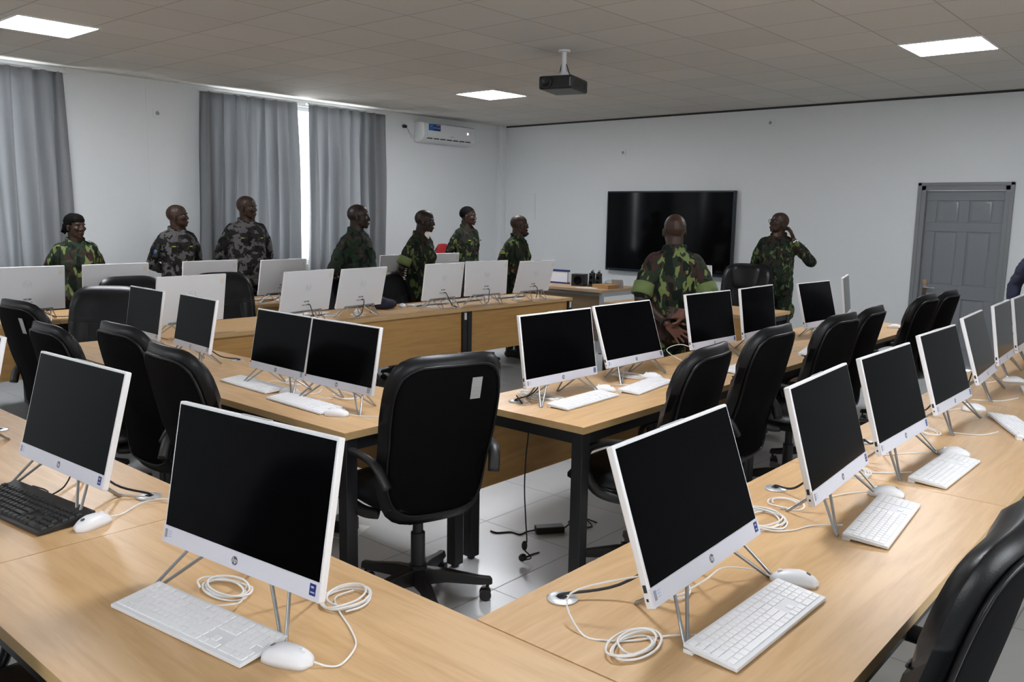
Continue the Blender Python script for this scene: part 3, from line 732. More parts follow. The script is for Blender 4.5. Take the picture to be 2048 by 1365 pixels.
keyboard(4.55, 2.14, -88, 'white keyboard hidden behind the first chair backs of the inner right desks', GK, cord=[(4.44, 2.2, .012), (4.36, 2.33, .01), (4.30, 2.44, .05), (4.27, 2.50, .10), (4.33, 2.44, .13), (4.40, 2.37, .09), (4.42, 2.35, .03), (4.36, 2.42, .01), (4.38, 2.38, .08), (4.44, 2.36, .10), (4.5, 2.38, .04)], seed=14)
keyboard(5.47, 2.10, -78, 'white keyboard seen between two chair backs on the inner right desks', GK, cord=[(5.40, 2.17, .012), (5.36, 2.22, .003), (5.46, 2.28, .003)], seed=15)
keyboard(4.15, 5.86, 92, 'white keyboard behind the screens left of centre in the middle row', GK, cl=[(4.30, 5.72, .06, .08, 3)], seed=16)
keyboard(5.53, 5.85, 88, 'white keyboard lying behind the screen left of the table joint', GK, cl=[(5.42, 5.66, .08, .05, 3), (5.5, 5.54, .04, .05, 2)], seed=17)
keyboard(6.05, 5.86, 92, 'white keyboard behind the second screen from the right end of the middle row', GK, cl=[(6.2, 5.64, .08, .05, 2)], seed=18)
keyboard(6.68, 5.84, 90, 'white keyboard behind the last screen of the middle row', GK, cl=[(6.55, 5.63, .09, .05, 3)], seed=19)
keyboard(4.56, 7.19, 90, 'white keyboard on the rear row desk behind the chair backs', GK, cl=[(4.35, 7.1, .08, .06, 3), (4.7, 7.02, .09, .04, 2)], seed=20)
bk = make_keyboard('keyboard', .45, .158, MT['black_plastic'], MT['black_plastic'], black=True)
bk.location = (.848, 2.555, DZ); bk.rotation_euler.z = R(186)
tag(bk, 'thick black keyboard at the left edge among white ones', 'keyboard', 'black keyboard')
MB().tube([(-.079, -.06, .02), (-.11, -.10, .006), (-.12, -.14, .003), (-.09, -.15, .02)], .0024, n=6).build('cord', MT['black_cable'], bk, smooth=True)
MB().tube([(-.079, -.02, .02), (-.10, .02, .05), (-.12, .04, .10)], .0024, n=6).build('cord', MT['black_cable'], bk, smooth=True)

# ------------------------------------------------------------------ mice
def make_mouse():
    o = empty('computer_mouse')
    rings = []; n = 20
    for i in range(13):
        t = i/12; x = -.056 + .112*t
        w_ = .030*math.sqrt(max(0, 1-(2*t-1)**2))**.62*(1-.06*math.sin(PI*t)) + .0005
        h = (.034*math.sin(PI*min(1, (t*.92+.04)))**.55)*(1 if t > .5 else .96) + .001
        rings.append([(x, w_*math.copysign(abs(math.cos(a))**.8, math.cos(a)), max(.0, h*max(0, math.sin(a))**.8) if math.sin(a) > 0 else 0.0006) for a in [2*PI*j/n for j in range(n)]])
    MB().loft(rings).build('shell', MT['white_plastic'], o, smooth=True)
    MB().cyl(.007, -.003, .003, 14, T=T_(-.032, 0, .0255, rx=R(90))).build('scroll_wheel', MT['white_plastic'], o, smooth=True, auto=40)
    e = MB().cyl(.006, 0, .0006, 16, T=T_(.032, 0, .0285, ry=R(24))); e.build('emblem', MT['logo'], o)
    return o
MS = make_mouse()
def mouse(x, y, yawd, label, cord=None, cl=None, seed=0):
    o = first_or_copy(MS, 'ms'); o.location = (x, y, DZ); o.rotation_euler.z = R(yawd)
    tag(o, label, 'mouse', 'white mice beside the keyboards')
    if cord or cl:
        Mi = (Matrix.Translation((x, y, DZ)) @ Matrix.Rotation(R(yawd), 4, 'Z')).inverted()
        mb = MB()
        if cord: mb.tube([Mi @ Vector((*p[:2], DZ + (p[2] if len(p) > 2 else .003))) for p in cord], .0022, n=6, sub=6)
        if cl:
            for (cx, cy, rx, ry, tn) in cl:
                q = Mi @ Vector((cx, cy, DZ)); coil(mb, q.x, q.y, .002, rx, ry, tn, seed=seed)
        mb.build('cord', MT['cable'], o, smooth=True)
    return o
# the mouse's nose (cord end) points to local -x
mouse(.875, 1.315, 112, 'white mouse at the right end of the largest keyboard', cord=[(.897, 1.262, .010), (.912, 1.24, .003), (.936, 1.226, .003), (.998, 1.262, .003), (1.036, 1.328, .003), (1.067, 1.405, .003), (1.10, 1.46, .005), (1.15, 1.46, .005)], cl=[(1.11, 1.44, .050, .062, 4.4)], seed=21)
mouse(.925, 2.30, 200, 'white mouse beside the black keyboard', cord=[(.975, 2.315, .010), (1.02, 2.33, .003), (1.09, 2.36, .010), (1.15, 2.34, .012), (1.17, 2.28, .010), (1.12, 2.44, .004), (1.08, 2.52, .004)])
mouse(1.895, .735, -65, 'white mouse beside the nearest right-hand keyboard', cord=[(1.875, .785, .010), (1.86, .82, .02), (1.80, .87, .03), (1.73, .88, .02), (1.66, .90, .003)], cl=[(1.66, .93, .04, .055, 3)], seed=22)
mouse(2.73, .785, -60, 'white mouse beside the second right-hand keyboard', cord=[(2.70, .83, .010), (2.66, .88, .003), (2.55, .92, .003)], cl=[(2.42, .98, .05, .05, 2)], seed=23)
mouse(3.40, .75, -60, 'white mouse beside the third right-hand keyboard', cord=[(3.37, .80, .010), (3.30, .88, .003), (3.2, .95, .003)])
mouse(4.30, .885, -50, 'white mouse beyond the slanting keyboard', cord=[(4.26, .93, .010), (4.15, .98, .003), (4.05, 1.0, .003)])
mouse(5.25, .90, -60, 'white mouse at the far right edge of the photo', cord=[(5.2, .95, .010), (5.1, 1.0, .003)])
mouse(2.175, 2.862, 120, 'white mouse right of the nearer small keyboard', cord=[(2.20, 2.81, .010), (2.24, 2.76, .003), (2.30, 2.69, .003), (2.33, 2.66, .003)])
mouse(2.285, 3.365, 110, 'white mouse between the two small keyboards', cord=[(2.31, 3.31, .010), (2.38, 3.28, .003), (2.46, 3.35, .003)])
mouse(3.425, 2.345, -70, 'white mouse right of the keyboard by the bare corner', cord=[(3.40, 2.40, .010), (3.36, 2.45, .02), (3.28, 2.50, .01)])
mouse(3.89, 2.36, -70, 'white mouse at the right end of the second inner keyboard', cord=[(3.87, 2.41, .010), (3.82, 2.50, .003)])
mouse(7.22, 2.12, -60, 'white mouse alone on the far end of the inner right desks', cord=[(7.19, 2.17, .010), (7.1, 2.3, .003)])
mouse(4.00, 5.93, 100, 'white mouse at the left of the paired backs in the middle row')
mouse(4.63, 5.50+.28, 60, 'white mouse below the computer back in front of the broad smiling person', cl=[(4.52, 5.62, .06, .06, 3)], seed=25)
mouse(5.22, 5.86, 60, 'white mouse beside the black bag on the middle row')
mouse(5.80, 5.84, 100, 'white mouse between the last two keyboards of the middle row')
mouse(6.35, 5.86, 100, 'white mouse next to the last keyboard of the middle row')
mouse(4.22, 7.12, 100, 'white mouse on the rear row desk near the chair back')

# ------------------------------------------------------------------ office chairs
def pad(mb, hw, z0, z1, cr, thick, yfun, nr=9, n=56, seam=None, bulge=1.0):
    """upholstered cushion standing in the YZ plane: front towards +x; outline = rounded rectangle"""
    cz = (z0+z1)/2; hh = (z1-z0)/2
    def outline(a):
        c, s_ = math.cos(a), math.sin(a); p = 5.0
        k = (abs(c)**p + abs(s_)**p)**(-1/p)
        y = hw*k*c; z = hh*k*s_
        t = (z+hh)/(2*hh)
        return y*(.90+.10*min(1, t*1.6)), z
    rings = []
    for side in (1, -1):
        ks = [i/nr for i in range(nr+1)] if side == 1 else [i/nr for i in range(nr, -1, -1)]
        for k in ks:
            s_ = max(k, .02); ring = []
            for j in range(n):
                y, z = outline(2*PI*j/n); y *= s_; z *= s_
                edge = (1 - s_**7)**.5
                d = thick/2*edge*(1 if side == 1 else .55)
                if side == 1: d += thick*.16*bulge*math.cos(PI/2*min(1, abs(y)/hw))
                zz = cz+z
                if seam and side == 1:
                    d -= .012*math.exp(-((zz-seam)/.012)**2)*(1 if abs(y) < hw*.9 else .3)
                    if zz < seam: d -= .008*math.exp(-((abs(y)-hw*.52)/.009)**2)
                ring.append((yfun((zz-z0)/(z1-z0), y) + side*d, y, zz))
            rings.append(ring)
    mb.loft(rings)
    return outline
def make_chair(name='office_chair', tagged=True, top=1.10, boss=False):
    o = empty(name)
    z0, z1 = .40, top; hw = .262 if not boss else .28
    lean = lambda t, y: -.165 - .015*math.sin(t*PI*1.0) - .10*t - .035*max(0, t-.62)/.38*1.0 + .05*(y/hw)**2 + .035*math.exp(-((t-.28)/.2)**2)
    b = MB(); pad(b, hw, z0, z1, .1, .10 if not boss else .14, lean, seam=z0+(z1-z0)*.68, n=64, nr=10)
    back = b.build('backrest', MT['leather'], o, smooth=True)
    # stitched seams on the front of the pad
    hh_ = (z1-z0)/2; cz_ = (z0+z1)/2; zs_ = z0+(z1-z0)*.66
    def fx(y, z):
        k_ = max(abs(y)/hw, abs(z-cz_)/hh_); th_ = .10 if not boss else .14
        return lean((z-z0)/(z1-z0), y) + th_/2*math.sqrt(max(0, 1-k_**7)) + th_*.16*math.cos(PI/2*min(1, abs(y)/hw)) - .0015
    sm_ = MB().tube([(fx(y, zs_-.025*(1-(y/.23)**2)), y, zs_-.025*(1-(y/.23)**2)) for y in [-.235+.47*k/12 for k in range(13)]], .0035, n=6, sub=2)
    sm_.build('head_seam', MT['black_plastic'], back, smooth=True)
    for q in (-1, 1):
        MB().tube([(fx(q*.12, z), q*.12, z) for z in [z0+.06+(zs_-.03-z0-.06)*k/8 for k in range(9)]], .003, n=6, sub=2).build('side_seam', MT['black_plastic'], back, smooth=True)
    # piped rear panel set into the pad
    p = MB(); n = 64; pts = []; hh = (z1-z0)/2; cz = (z0+z1)/2; rg = []
    for kk, dd in ((.86, .0), (.86, .006), (.8, .009), (.3, .012), (.02, .012)):
        ring = []
        for j in range(n):
            a = 2*PI*j/n; c, s_ = math.cos(a), math.sin(a); k = (abs(c)**5 + abs(s_)**5)**(-1/5)*kk
            y = hw*k*c; z = hh*k*s_; t = (z+hh)/(2*hh); y *= (.90+.10*min(1, t*1.6)); zz = cz+z
            base = lean((zz-z0)/(z1-z0), y) - .05*.55*(1-.86**7)**.5
            ring.append((base-dd, y, zz))
            if dd == .006: pts.append(Vector((base-.005, y*1.03, cz+z*1.02)))
        rg.append(ring)
    p.loft(rg, cap=True); p.build('back_panel', MT['fabric'], back, smooth=True)
    MB().tube(pts[::2], .006, n=8, sub=2, closed=True).build('piping', MT['leather'], back, smooth=True)
    if tagged:
        tz = z0+(z1-z0)*.80; xx = lean(.80, -.10) - .034
        t = MB().box(-.001, .0, -.022, .022, -.045, .045)
        for k in range(4): t.box(-.0018, -.001, -.018, .018, -.034+k*.018, -.031+k*.018)
        tg = t.build('paper_label', MT['grey_tag'], back); tg.location = (xx, -.10, tz); tg.rotation_euler = (0, R(-13), 0)
    # seat: pad laid down
    st = MB(); pad(st, .25, -.25, .25, .1, .10, lambda t, y: 0, n=48, nr=7)
    st.v = [Vector((v.z*1.0+.065, v.y, v.x*1.0+.47)) for v in st.v]
    st.build('seat', MT['leather'], o, smooth=True)
    MB().box(-.12, .12, -.10, .10, .385, .43).tube([(-.11, 0, .405), (-.145, 0, .42), (-.155, 0, .46), (-.155, 0, .5)], .02, n=8, flat=(.6, 1.8)).build('mechanism', MT['black_metal'], o, bevel=.004)
    for s in (-1, 1):
        a = MB().tube([(-.215, s*.235, .585), (-.17, s*.262, .665), (-.08, s*.275, .685), (.06, s*.275, .675), (.15, s*.272, .63), (.165, s*.268, .54), (.11, s*.262, .455), (.02, s*.235, .428), (-.03, s*.19, .425)], .020, n=10, sub=5, flat=(.75, 1.25))
        a.build('armrest', MT['black_plastic'], o, smooth=True)
    MB().cyl(.022, .25, .39, 16).cyl(.030, .12, .30, 18).cyl(.038, .08, .16, 18).build('gas_column', MT['black_plastic'], o, smooth=True, auto=40)
    for k in range(5):
        a = R(24+72*k); T = T_(rz=a)
        lg = MB().loft([[(x, -w_, z-h), (x, w_, z-h), (x, w_*.7, z), (x, -w_*.7, z)] for x, w_, z, h in ((.02, .030, .145, .07), (.12, .026, .135, .05), (.26, .020, .105, .035), (.305, .019, .10, .03), (.315, .012, .09, .02))], T=T)
        arm = lg.build('base_arm', MT['black_plastic'], o, bevel=.004)
        cs = MB().cyl(.007, .05, .08, 10, T=T @ T_(.295))
        for s in (-1, 1): cs.cyl(.025, -.008, .008, 18, T=T @ T_(.285, s*.016, .025, rx=R(90)))
        cs.box(.27, .30, -.008, .008, .02, .055, T=T)
        cs.build('caster', MT['black_plastic'], arm, smooth=True, auto=40)
    return o
CH = make_chair()
CHP = make_chair(tagged=False)
def chair(x, y, head, label, group='black office chairs', tagged=False, dz=0.0):
    src, key = (CH, 'ch') if tagged else (CHP, 'chp')
    o = first_or_copy(src, key); o.location = (x, y, 0); o.rotation_euler.z = R(head)
    tag(o, label, 'chair', group)
    for c in o.children:
            b = c.name.split('.')[0]
            if b in ('backrest', 'seat', 'armrest', 'mechanism'): c.location.z = dz
    return o
GL, GD, GM, GR_ = 'black office chairs along the inner left desks', 'black office chairs along the inner right desks', 'black office chairs behind the middle row', 'black office chairs behind the rear row'
chair(2.31, 2.50, 74, 'black office chair in the centre with its labelled back to the camera', 'central black office chair', True)
chair(1.82, 3.05, -4, 'black office chair nearest the big foreground screen, back to the camera', GL, dz=0.01)
chair(1.95, 3.77, 0, 'black office chair just left of the pair of nearest left chairs, tall back', GL, dz=.015)
chair(1.94, 4.56, 0, 'lower black office chair between two taller ones on the left', GL, dz=-.06)
chair(2.03, 5.25, 6, 'black office chair with a grey label at the left edge', GL, tagged=True)
chair(2.47, 5.93, 224, 'black office chair facing the camera before the rear row screens', 'black chair at the desk end', dz=-.03)
chair(3.17, 1.93, 96, 'black office chair nearest on the inner right desks', GD)
chair(3.88, 1.95, 91, 'second black office chair on the inner right desks, taller in view', GD, dz=.02)
chair(4.79, 1.95, 87, 'third black office chair on the inner right desks', GD, dz=.01)
chair(5.44, 2.00, 92, 'fourth black office chair on the inner right desks', GD)
chair(6.43, 1.95, 88, 'fifth black office chair on the inner right desks, left of the pair by the door', GD, dz=.02)
chair(7.10, 1.97, 88, 'last black office chair on the inner right desks, before the grey door', GD, dz=.01)
chair(1.71, .54, 91, 'black office chair in the bottom right corner, close to the camera', 'black chair in the near corner', dz=0)
chair(.52, 1.95, 2, 'black office chair mostly hidden under the foreground desk at the bottom left', 'black chair under the foreground desk')
chair(3.0, 6.27, 270, 'black office chair behind the left end of the middle row', GM)
chair(3.74, 6.26, 262, 'black office chair facing the camera beside the left computer backs of the middle row', GM)
chair(4.86, 6.24, 272, 'black office chair behind the computer back below the smiling person', GM, dz=-.1)
chair(5.62, 6.20, 285, 'black office chair with rounded back left of the person with rolled sleeves', GM, dz=-.06)
chair(6.62, 6.27, 262, 'black office chair behind the right end of the middle row', GM)
chair(3.10, 7.72, 268, 'black office chair of the rear row next to the woman', GR_, dz=-.08)
chair(4.47, 7.72, 268, 'black office chair of the rear row left of the tall person in grey camouflage', GR_)
chair(5.27, 7.72, 268, 'black office chair of the rear row right of the tall person in grey camouflage', GR_)
bs = make_chair('executive_chair', tagged=False, top=1.14, boss=True)
bs.location = (8.42, 4.07, 0); bs.rotation_euler.z = R(188)
tag(bs, 'large black padded armchair behind the teaching desk', 'chair', 'executive armchair')
hr = MB(); pad(hr, .17, .86, 1.13, .05, .09, lambda t, y: -.165-.10*(.6+.4*t)+.045, n=40, nr=7)
hr.build('headrest_cushion', MT['leather'], bs, smooth=True)
# red banquet chair
rc = empty('banquet_chair', (8.50, 8.46, 0), R(-80), 'red padded chair with a round frame against the wall', 'chair')
arc = [(-.20, .21*math.cos(a), .98+.21*math.sin(a)) for a in [PI*k/8 for k in range(9)]]
MB().tube([(.20-.4, .21, .0), (-.2, .21, .45)] + arc + [(-.2, -.21, .45), (-.2, -.21, 0)], .013, n=10, sub=4).build('back_frame', MT['red_frame'], rc, smooth=True)
p = MB(); pad(p, .15, .72, 1.20, .1, .05, lambda t, y: -.2, n=40, nr=6); p.build('back_pad', MT['red_seat'], rc, smooth=True)
p = MB(); pad(p, .21, -.21, .21, .1, .07, lambda t, y: 0, n=40, nr=6); p.v = [Vector((v.z, v.y, v.x+.45)) for v in p.v]; p.build('seat', MT['red_seat'], rc, smooth=True)
for s in (-1, 1): MB().tube([(.19, s*.19, .43), (.20, s*.20, 0)], .012, sub=1).build('leg', MT['red_frame'], rc, smooth=True)

# ------------------------------------------------------------------ things on the side table and the floor
sb = empty('framed_panel', (8.62, 6.95, DZ), R(90), 'white panel with dark blue edges on the side table', 'board')
MB().box(-.42, .42, -.012, .012, .02, .16).build('panel', MT['board'], sb)
MB().box(-.44, .44, -.018, .018, .155, .178).box(-.44, .44, -.018, .018, 0, .02).build('edge_bar', MT['blue_edge'], sb)
MB().tube([(-.28, -.01, .17), (-.33, -.05, .08), (-.35, -.08, .004), (-.40, -.04, .002)], .004).build('support_arm', MT['black_metal'], sb, smooth=True)
bx = empty('speaker_box', (8.52, 6.27, DZ), R(15), 'black square box speaker on the side table', 'speaker')
MB().box(-.07, .07, -.085, .085, 0, .15).build('case', MT['black_plastic'], bx, bevel=.006)
MB().lathe([(.055, 0), (.05, .004), (.02, -.006)], 20, T=T_(-.071, 0, .075, ry=R(-90))).build('speaker_cone', MT['fabric'], bx, smooth=True)
for (yy, lab) in ((6.10, 'left one of two slim black speakers on the side table'), (6.00, 'right one of two slim black speakers on the side table')):
    o = empty('slim_speaker', (8.55, yy, DZ), R(10), lab, 'speaker', 'pair of slim speakers')
    MB().loft([[(-.04, -.035, z), (.04, -.035, z), (.04, .035, z), (-.04, .035, z)] if z < .1 else [(-.03, -.03, z), (.03, -.03, z), (.03, .03, z), (-.03, .03, z)] for z in (0, .12, .17)]).build('case', MT['black_plastic'], o, bevel=.005)
    m = MB()
    for z in (.05, .115): m.lathe([(.022, 0), (.02, .003), (.006, -.003)], 14, T=T_(-.040 if z < .1 else -.034, 0, z, ry=R(-90)))
    m.build('speaker_cone', MT['fabric'], o, smooth=True)
    MB().ell((0, 0, .18), (.025, .02, .012)).tube([(0, 0, .175), (.02, .01, .20), (.0, -.02, .20)], .004).build('cable_tuft', MT['black_cable'], o, smooth=True)
cb = empty('cardboard_box', (8.50, 5.86, DZ), R(-8), 'flat brown cardboard box on the side table', 'box')
MB().box(-.10, .10, -.13, .13, 0, .045).build('tray', MT['cardboard'], cb, bevel=.002)
wb = MB().ell((0, 0, .04), (.10, .10, .045), n=18); wb.v = [v*(1+.12*noise.noise(v*25)) for v in wb.v]; wb.v = [Vector((v.x, v.y, max(0, v.z))) for v in wb.v]
o = wb.build('plastic_bundle', MT['wrap'], smooth=True, loc=(8.78, 5.95, DZ)); tag(o, 'crumpled clear plastic bundle behind the cardboard box', 'plastic')
pl_ = empty('papers', (8.33, 6.02, DZ), R(20), 'thin white papers at the edge of the side table', 'paper')
MB().box(-.08, .08, -.13, .13, 0, .003).build('sheet', MT['white_tag'], pl_)
cd = MB().box(-.004, .004, -.075, .075, 0, .11, T=T_(ry=R(-18))).build('name_card', MT['grey_metal'], loc=(8.62, 5.76, DZ), rotz=R(8)); tag(cd, 'grey standing card at the right end of the side table', 'card')
bgm = MB()
for c, r_ in (((0, 0, .045), (.12, .10, .05)), ((.06, .02, .04), (.09, .09, .045)), ((-.05, -.01, .07), (.08, .07, .045))): bgm.ell(c, r_)
bgm.v = [Vector((v.x, v.y, max(0.001, v.z))) for v in bgm.v]
bg_ = bgm.build('shoulder_bag', MT['navy'], smooth=True, loc=(4.99, 5.86, DZ)); tag(bg_, 'soft black bag lying on the middle row desk', 'bag')
tbm = MB().lathe([(.04, 0), (.045, .008), (.03, .018), (.0, .02)], 16); o = tbm.build('presenter_remote', MT['black_plastic'], smooth=True, loc=(7.45, 3.72, DZ)); tag(o, 'small black device on the teaching desk', 'device')
# floor: adapter with cable, hanging lead, floor socket block
ad = empty('power_adapter', (3.30, 2.575, 0), R(-38), 'black power adapter with tangled cable on the floor tiles', 'adapter')
MB().box(-.075, .075, -.03, .03, 0, .035).build('brick', MT['black_plastic'], ad, bevel=.006)
MB().tube([(-.075, 0, .015), (-.12, .01, .004), (-.16, -.02, .004), (-.20, .02, .004), (-.27, .02, .004), (-.30, .05, .004)], .004, sub=6).build('cable', MT['black_cable'], ad, smooth=True)
MB().tube([(.075, 0, .015), (.14, .05, .03), (.2, .10, .03), (.24, .04, .005), (.16, .02, .005), (.12, .07, .02), (.2, .13, .02), (.28, .08, .005)], .004, sub=6).build('cable', MT['black_cable'], ad, smooth=True)
hl = empty('hanging_lead', (2.96, 2.42, 0), 0, 'thin black lead with a plug hanging from the inner desk', 'cable')
MB().tube([(-.03, .08, .79), (-.06, -.02, .70), (-.05, .0, .5), (-.03, .02, .35), (-.04, .0, .2), (-.03, .0, .10), (-.045, .0, .06)], .0032, sub=6).tube([(-.045, 0, .06), (-.02, -.02, .02), (-.04, .02, .005), (.03, .03, .004), (.09, .02, .004)], .0032, sub=6).build('cable', MT['black_cable'], hl, smooth=True)
MB().ell((-.07, -.01, .035), (.022, .018, .018)).ell((-.04, .005, .08), (.014, .014, .024)).build('plug', MT['black_plastic'], hl, smooth=True)
fs = empty('floor_socket', (2.58, 3.35, 0), R(20), 'black socket block on a white plate under the inner left desk', 'socket')
MB().box(-.10, .10, -.10, .10, 0, .006).build('base_plate', MT['white_tag'], fs)
MB().box(-.05, .05, -.06, .06, .006, .07).tube([(.0, .05, .06), (.02, .1, .12), (.05, .04, .16), (.02, -.03, .07)], .006).build('socket_block', MT['black_plastic'], fs, bevel=.006)

# ------------------------------------------------------------------ people
BAKE = bpy.data.scenes.new('bake')
def evaluated(o):
    """bake an object's modifiers into its mesh"""
    par = o.parent; o.parent = None; COL.objects.unlink(o); BAKE.collection.objects.link(o)
    with bpy.context.temp_override(scene=BAKE, view_layer=BAKE.view_layers[0]):
        dg = bpy.context.evaluated_depsgraph_get()
    dg.update()
    me = bpy.data.meshes.new_from_object(o.evaluated_get(dg))
    me.name = o.name; o.modifiers.clear(); o.data = me
    BAKE.collection.objects.unlink(o); COL.objects.link(o); o.parent = par
    return o
def fuse(mb, name, mat, parent, voxel, smooth_it=4, fold=0, fscale=9, factor=.5, post=None, seed=0):
    """overlapping closed pieces -> one continuous surface"""
    o = mb.build(name, mat, parent)
    r = o.modifiers.new('r', 'REMESH'); r.mode = 'VOXEL'; r.voxel_size = voxel; r.adaptivity = 0
    s = o.modifiers.new('s', 'SMOOTH'); s.iterations = smooth_it; s.factor = factor
    evaluated(o)
    me = o.data
    if fold:
        off = Vector((seed*3.1, seed*1.7, 0))
        for v in me.vertices:
            p = v.co; q = Vector((p.x*fscale*.7, p.y*fscale*.7, p.z*fscale*1.3)) + off
            a = noise.noise(q) + .5*noise.noise(q*2.1); a = -abs(a)*1.3+.3
            v.co = p + v.normal*fold*a
    if post: post(me)
    me.polygons.foreach_set('use_smooth', [True]*len(me.polygons)); me.update()
    return o
def hand(mb, wrist, d, palm, curl=.5, spread=1.0, thumb=1, scale=1.0, finger_curl=None):
    """palm plus five separate fingers. d: wrist->fingers, palm: direction the palm faces, thumb: side sign"""
    d = Vector(d).normalized(); p = Vector(palm); p = (p - d*p.dot(d)).normalized(); s = d.cross(p)*thumb
    W = Vector(wrist); k = scale
    mb.cap(W - d*.03*k, W + d*.015*k, .026*k, .026*k, flat=.75, side=p)
    for i, off in enumerate((-.030, -.010, .010, .030)):
        mb.cap(W + d*.015*k + s*off*.75*k, W + d*.088*k + s*off*k, .017*k, .0135*k, flat=.85, side=p)
    L = (.058, .074, .080, .072); offs = (-.034, -.0115, .0115, .033)
    for i in range(4):
        c = finger_curl[i] if finger_curl else curl*(1.1-.08*i)
        b = W + d*.092*k + s*offs[i]*k
        ang = offs[i]*6*spread
        dd = (d*math.cos(ang) + s*math.sin(ang)).normalized(); l = L[i]*k; r = .0092*k
        a1, a2, a3 = c*.5, c*1.15, c*1.6
        q0 = b; q1 = q0 + (dd*math.cos(a1)+p*math.sin(a1))*l*.45; q2 = q1 + (dd*math.cos(a2)+p*math.sin(a2))*l*.32; q3 = q2 + (dd*math.cos(a3)+p*math.sin(a3))*l*.22
        mb.cap(q0 - dd*.012, q1, r*1.1, r); mb.cap(q1, q2, r, r*.92); mb.cap(q2, q3, r*.92, r*.8)
    t0 = W + d*.025*k + s*.028*k; t1 = t0 + (d*.55+s*.75+p*.25).normalized()*.045*k; t2 = t1 + (d*.85+s*.35+p*.3).normalized()*.034*k
    mb.cap(t0, t1, .016*k, .0115*k); mb.cap(t1, t2, .0115*k, .0095*k)
def head_mb(mb, T, jaw=1.0, fat=1.0):
    e = lambda c, r, rot=None: mb.ell(c, r, T=T, rot=rot)
    e((-.014, 0, .026), (.100, .077, .090)); e((.012, 0, .035), (.078, .071, .074)); e((.030, 0, -.022), (.062, .062*fat, .086))
    e((.036, 0, -.070), (.050*jaw, .050*fat, .040)); e((.072, 0, -.098), (.017, .020, .015)); e((.010, 0, -.055), (.060, .058*fat, .050))
    for s in (-1, 1):
        e((.080, s*.028, .021), (.014, .024, .008)); e((.076, s*.031, -.009), (.011, .016, .006)); e((.066, s*.040, -.022), (.022, .022*fat, .020))
        e((-.004, s*.080, -.014), (.017, .007, .030), Matrix.Rotation(s*.25, 4, 'Z')); e((.006, s*.077, -.036), (.009, .006, .010))
        e((.091, s*.013, -.034), (.012, .010, .008))
    mb.cap((.087, 0, .008), (.098, 0, -.024), .008, .012, T=T); e((.1005, 0, -.031), (.011, .015, .0095))
    e((.092, 0, -.060), (.012, .024, .0065)); e((.089, 0, -.072), (.012, .021, .0075)); e((.082, 0, -.085), (.010, .016, .008))
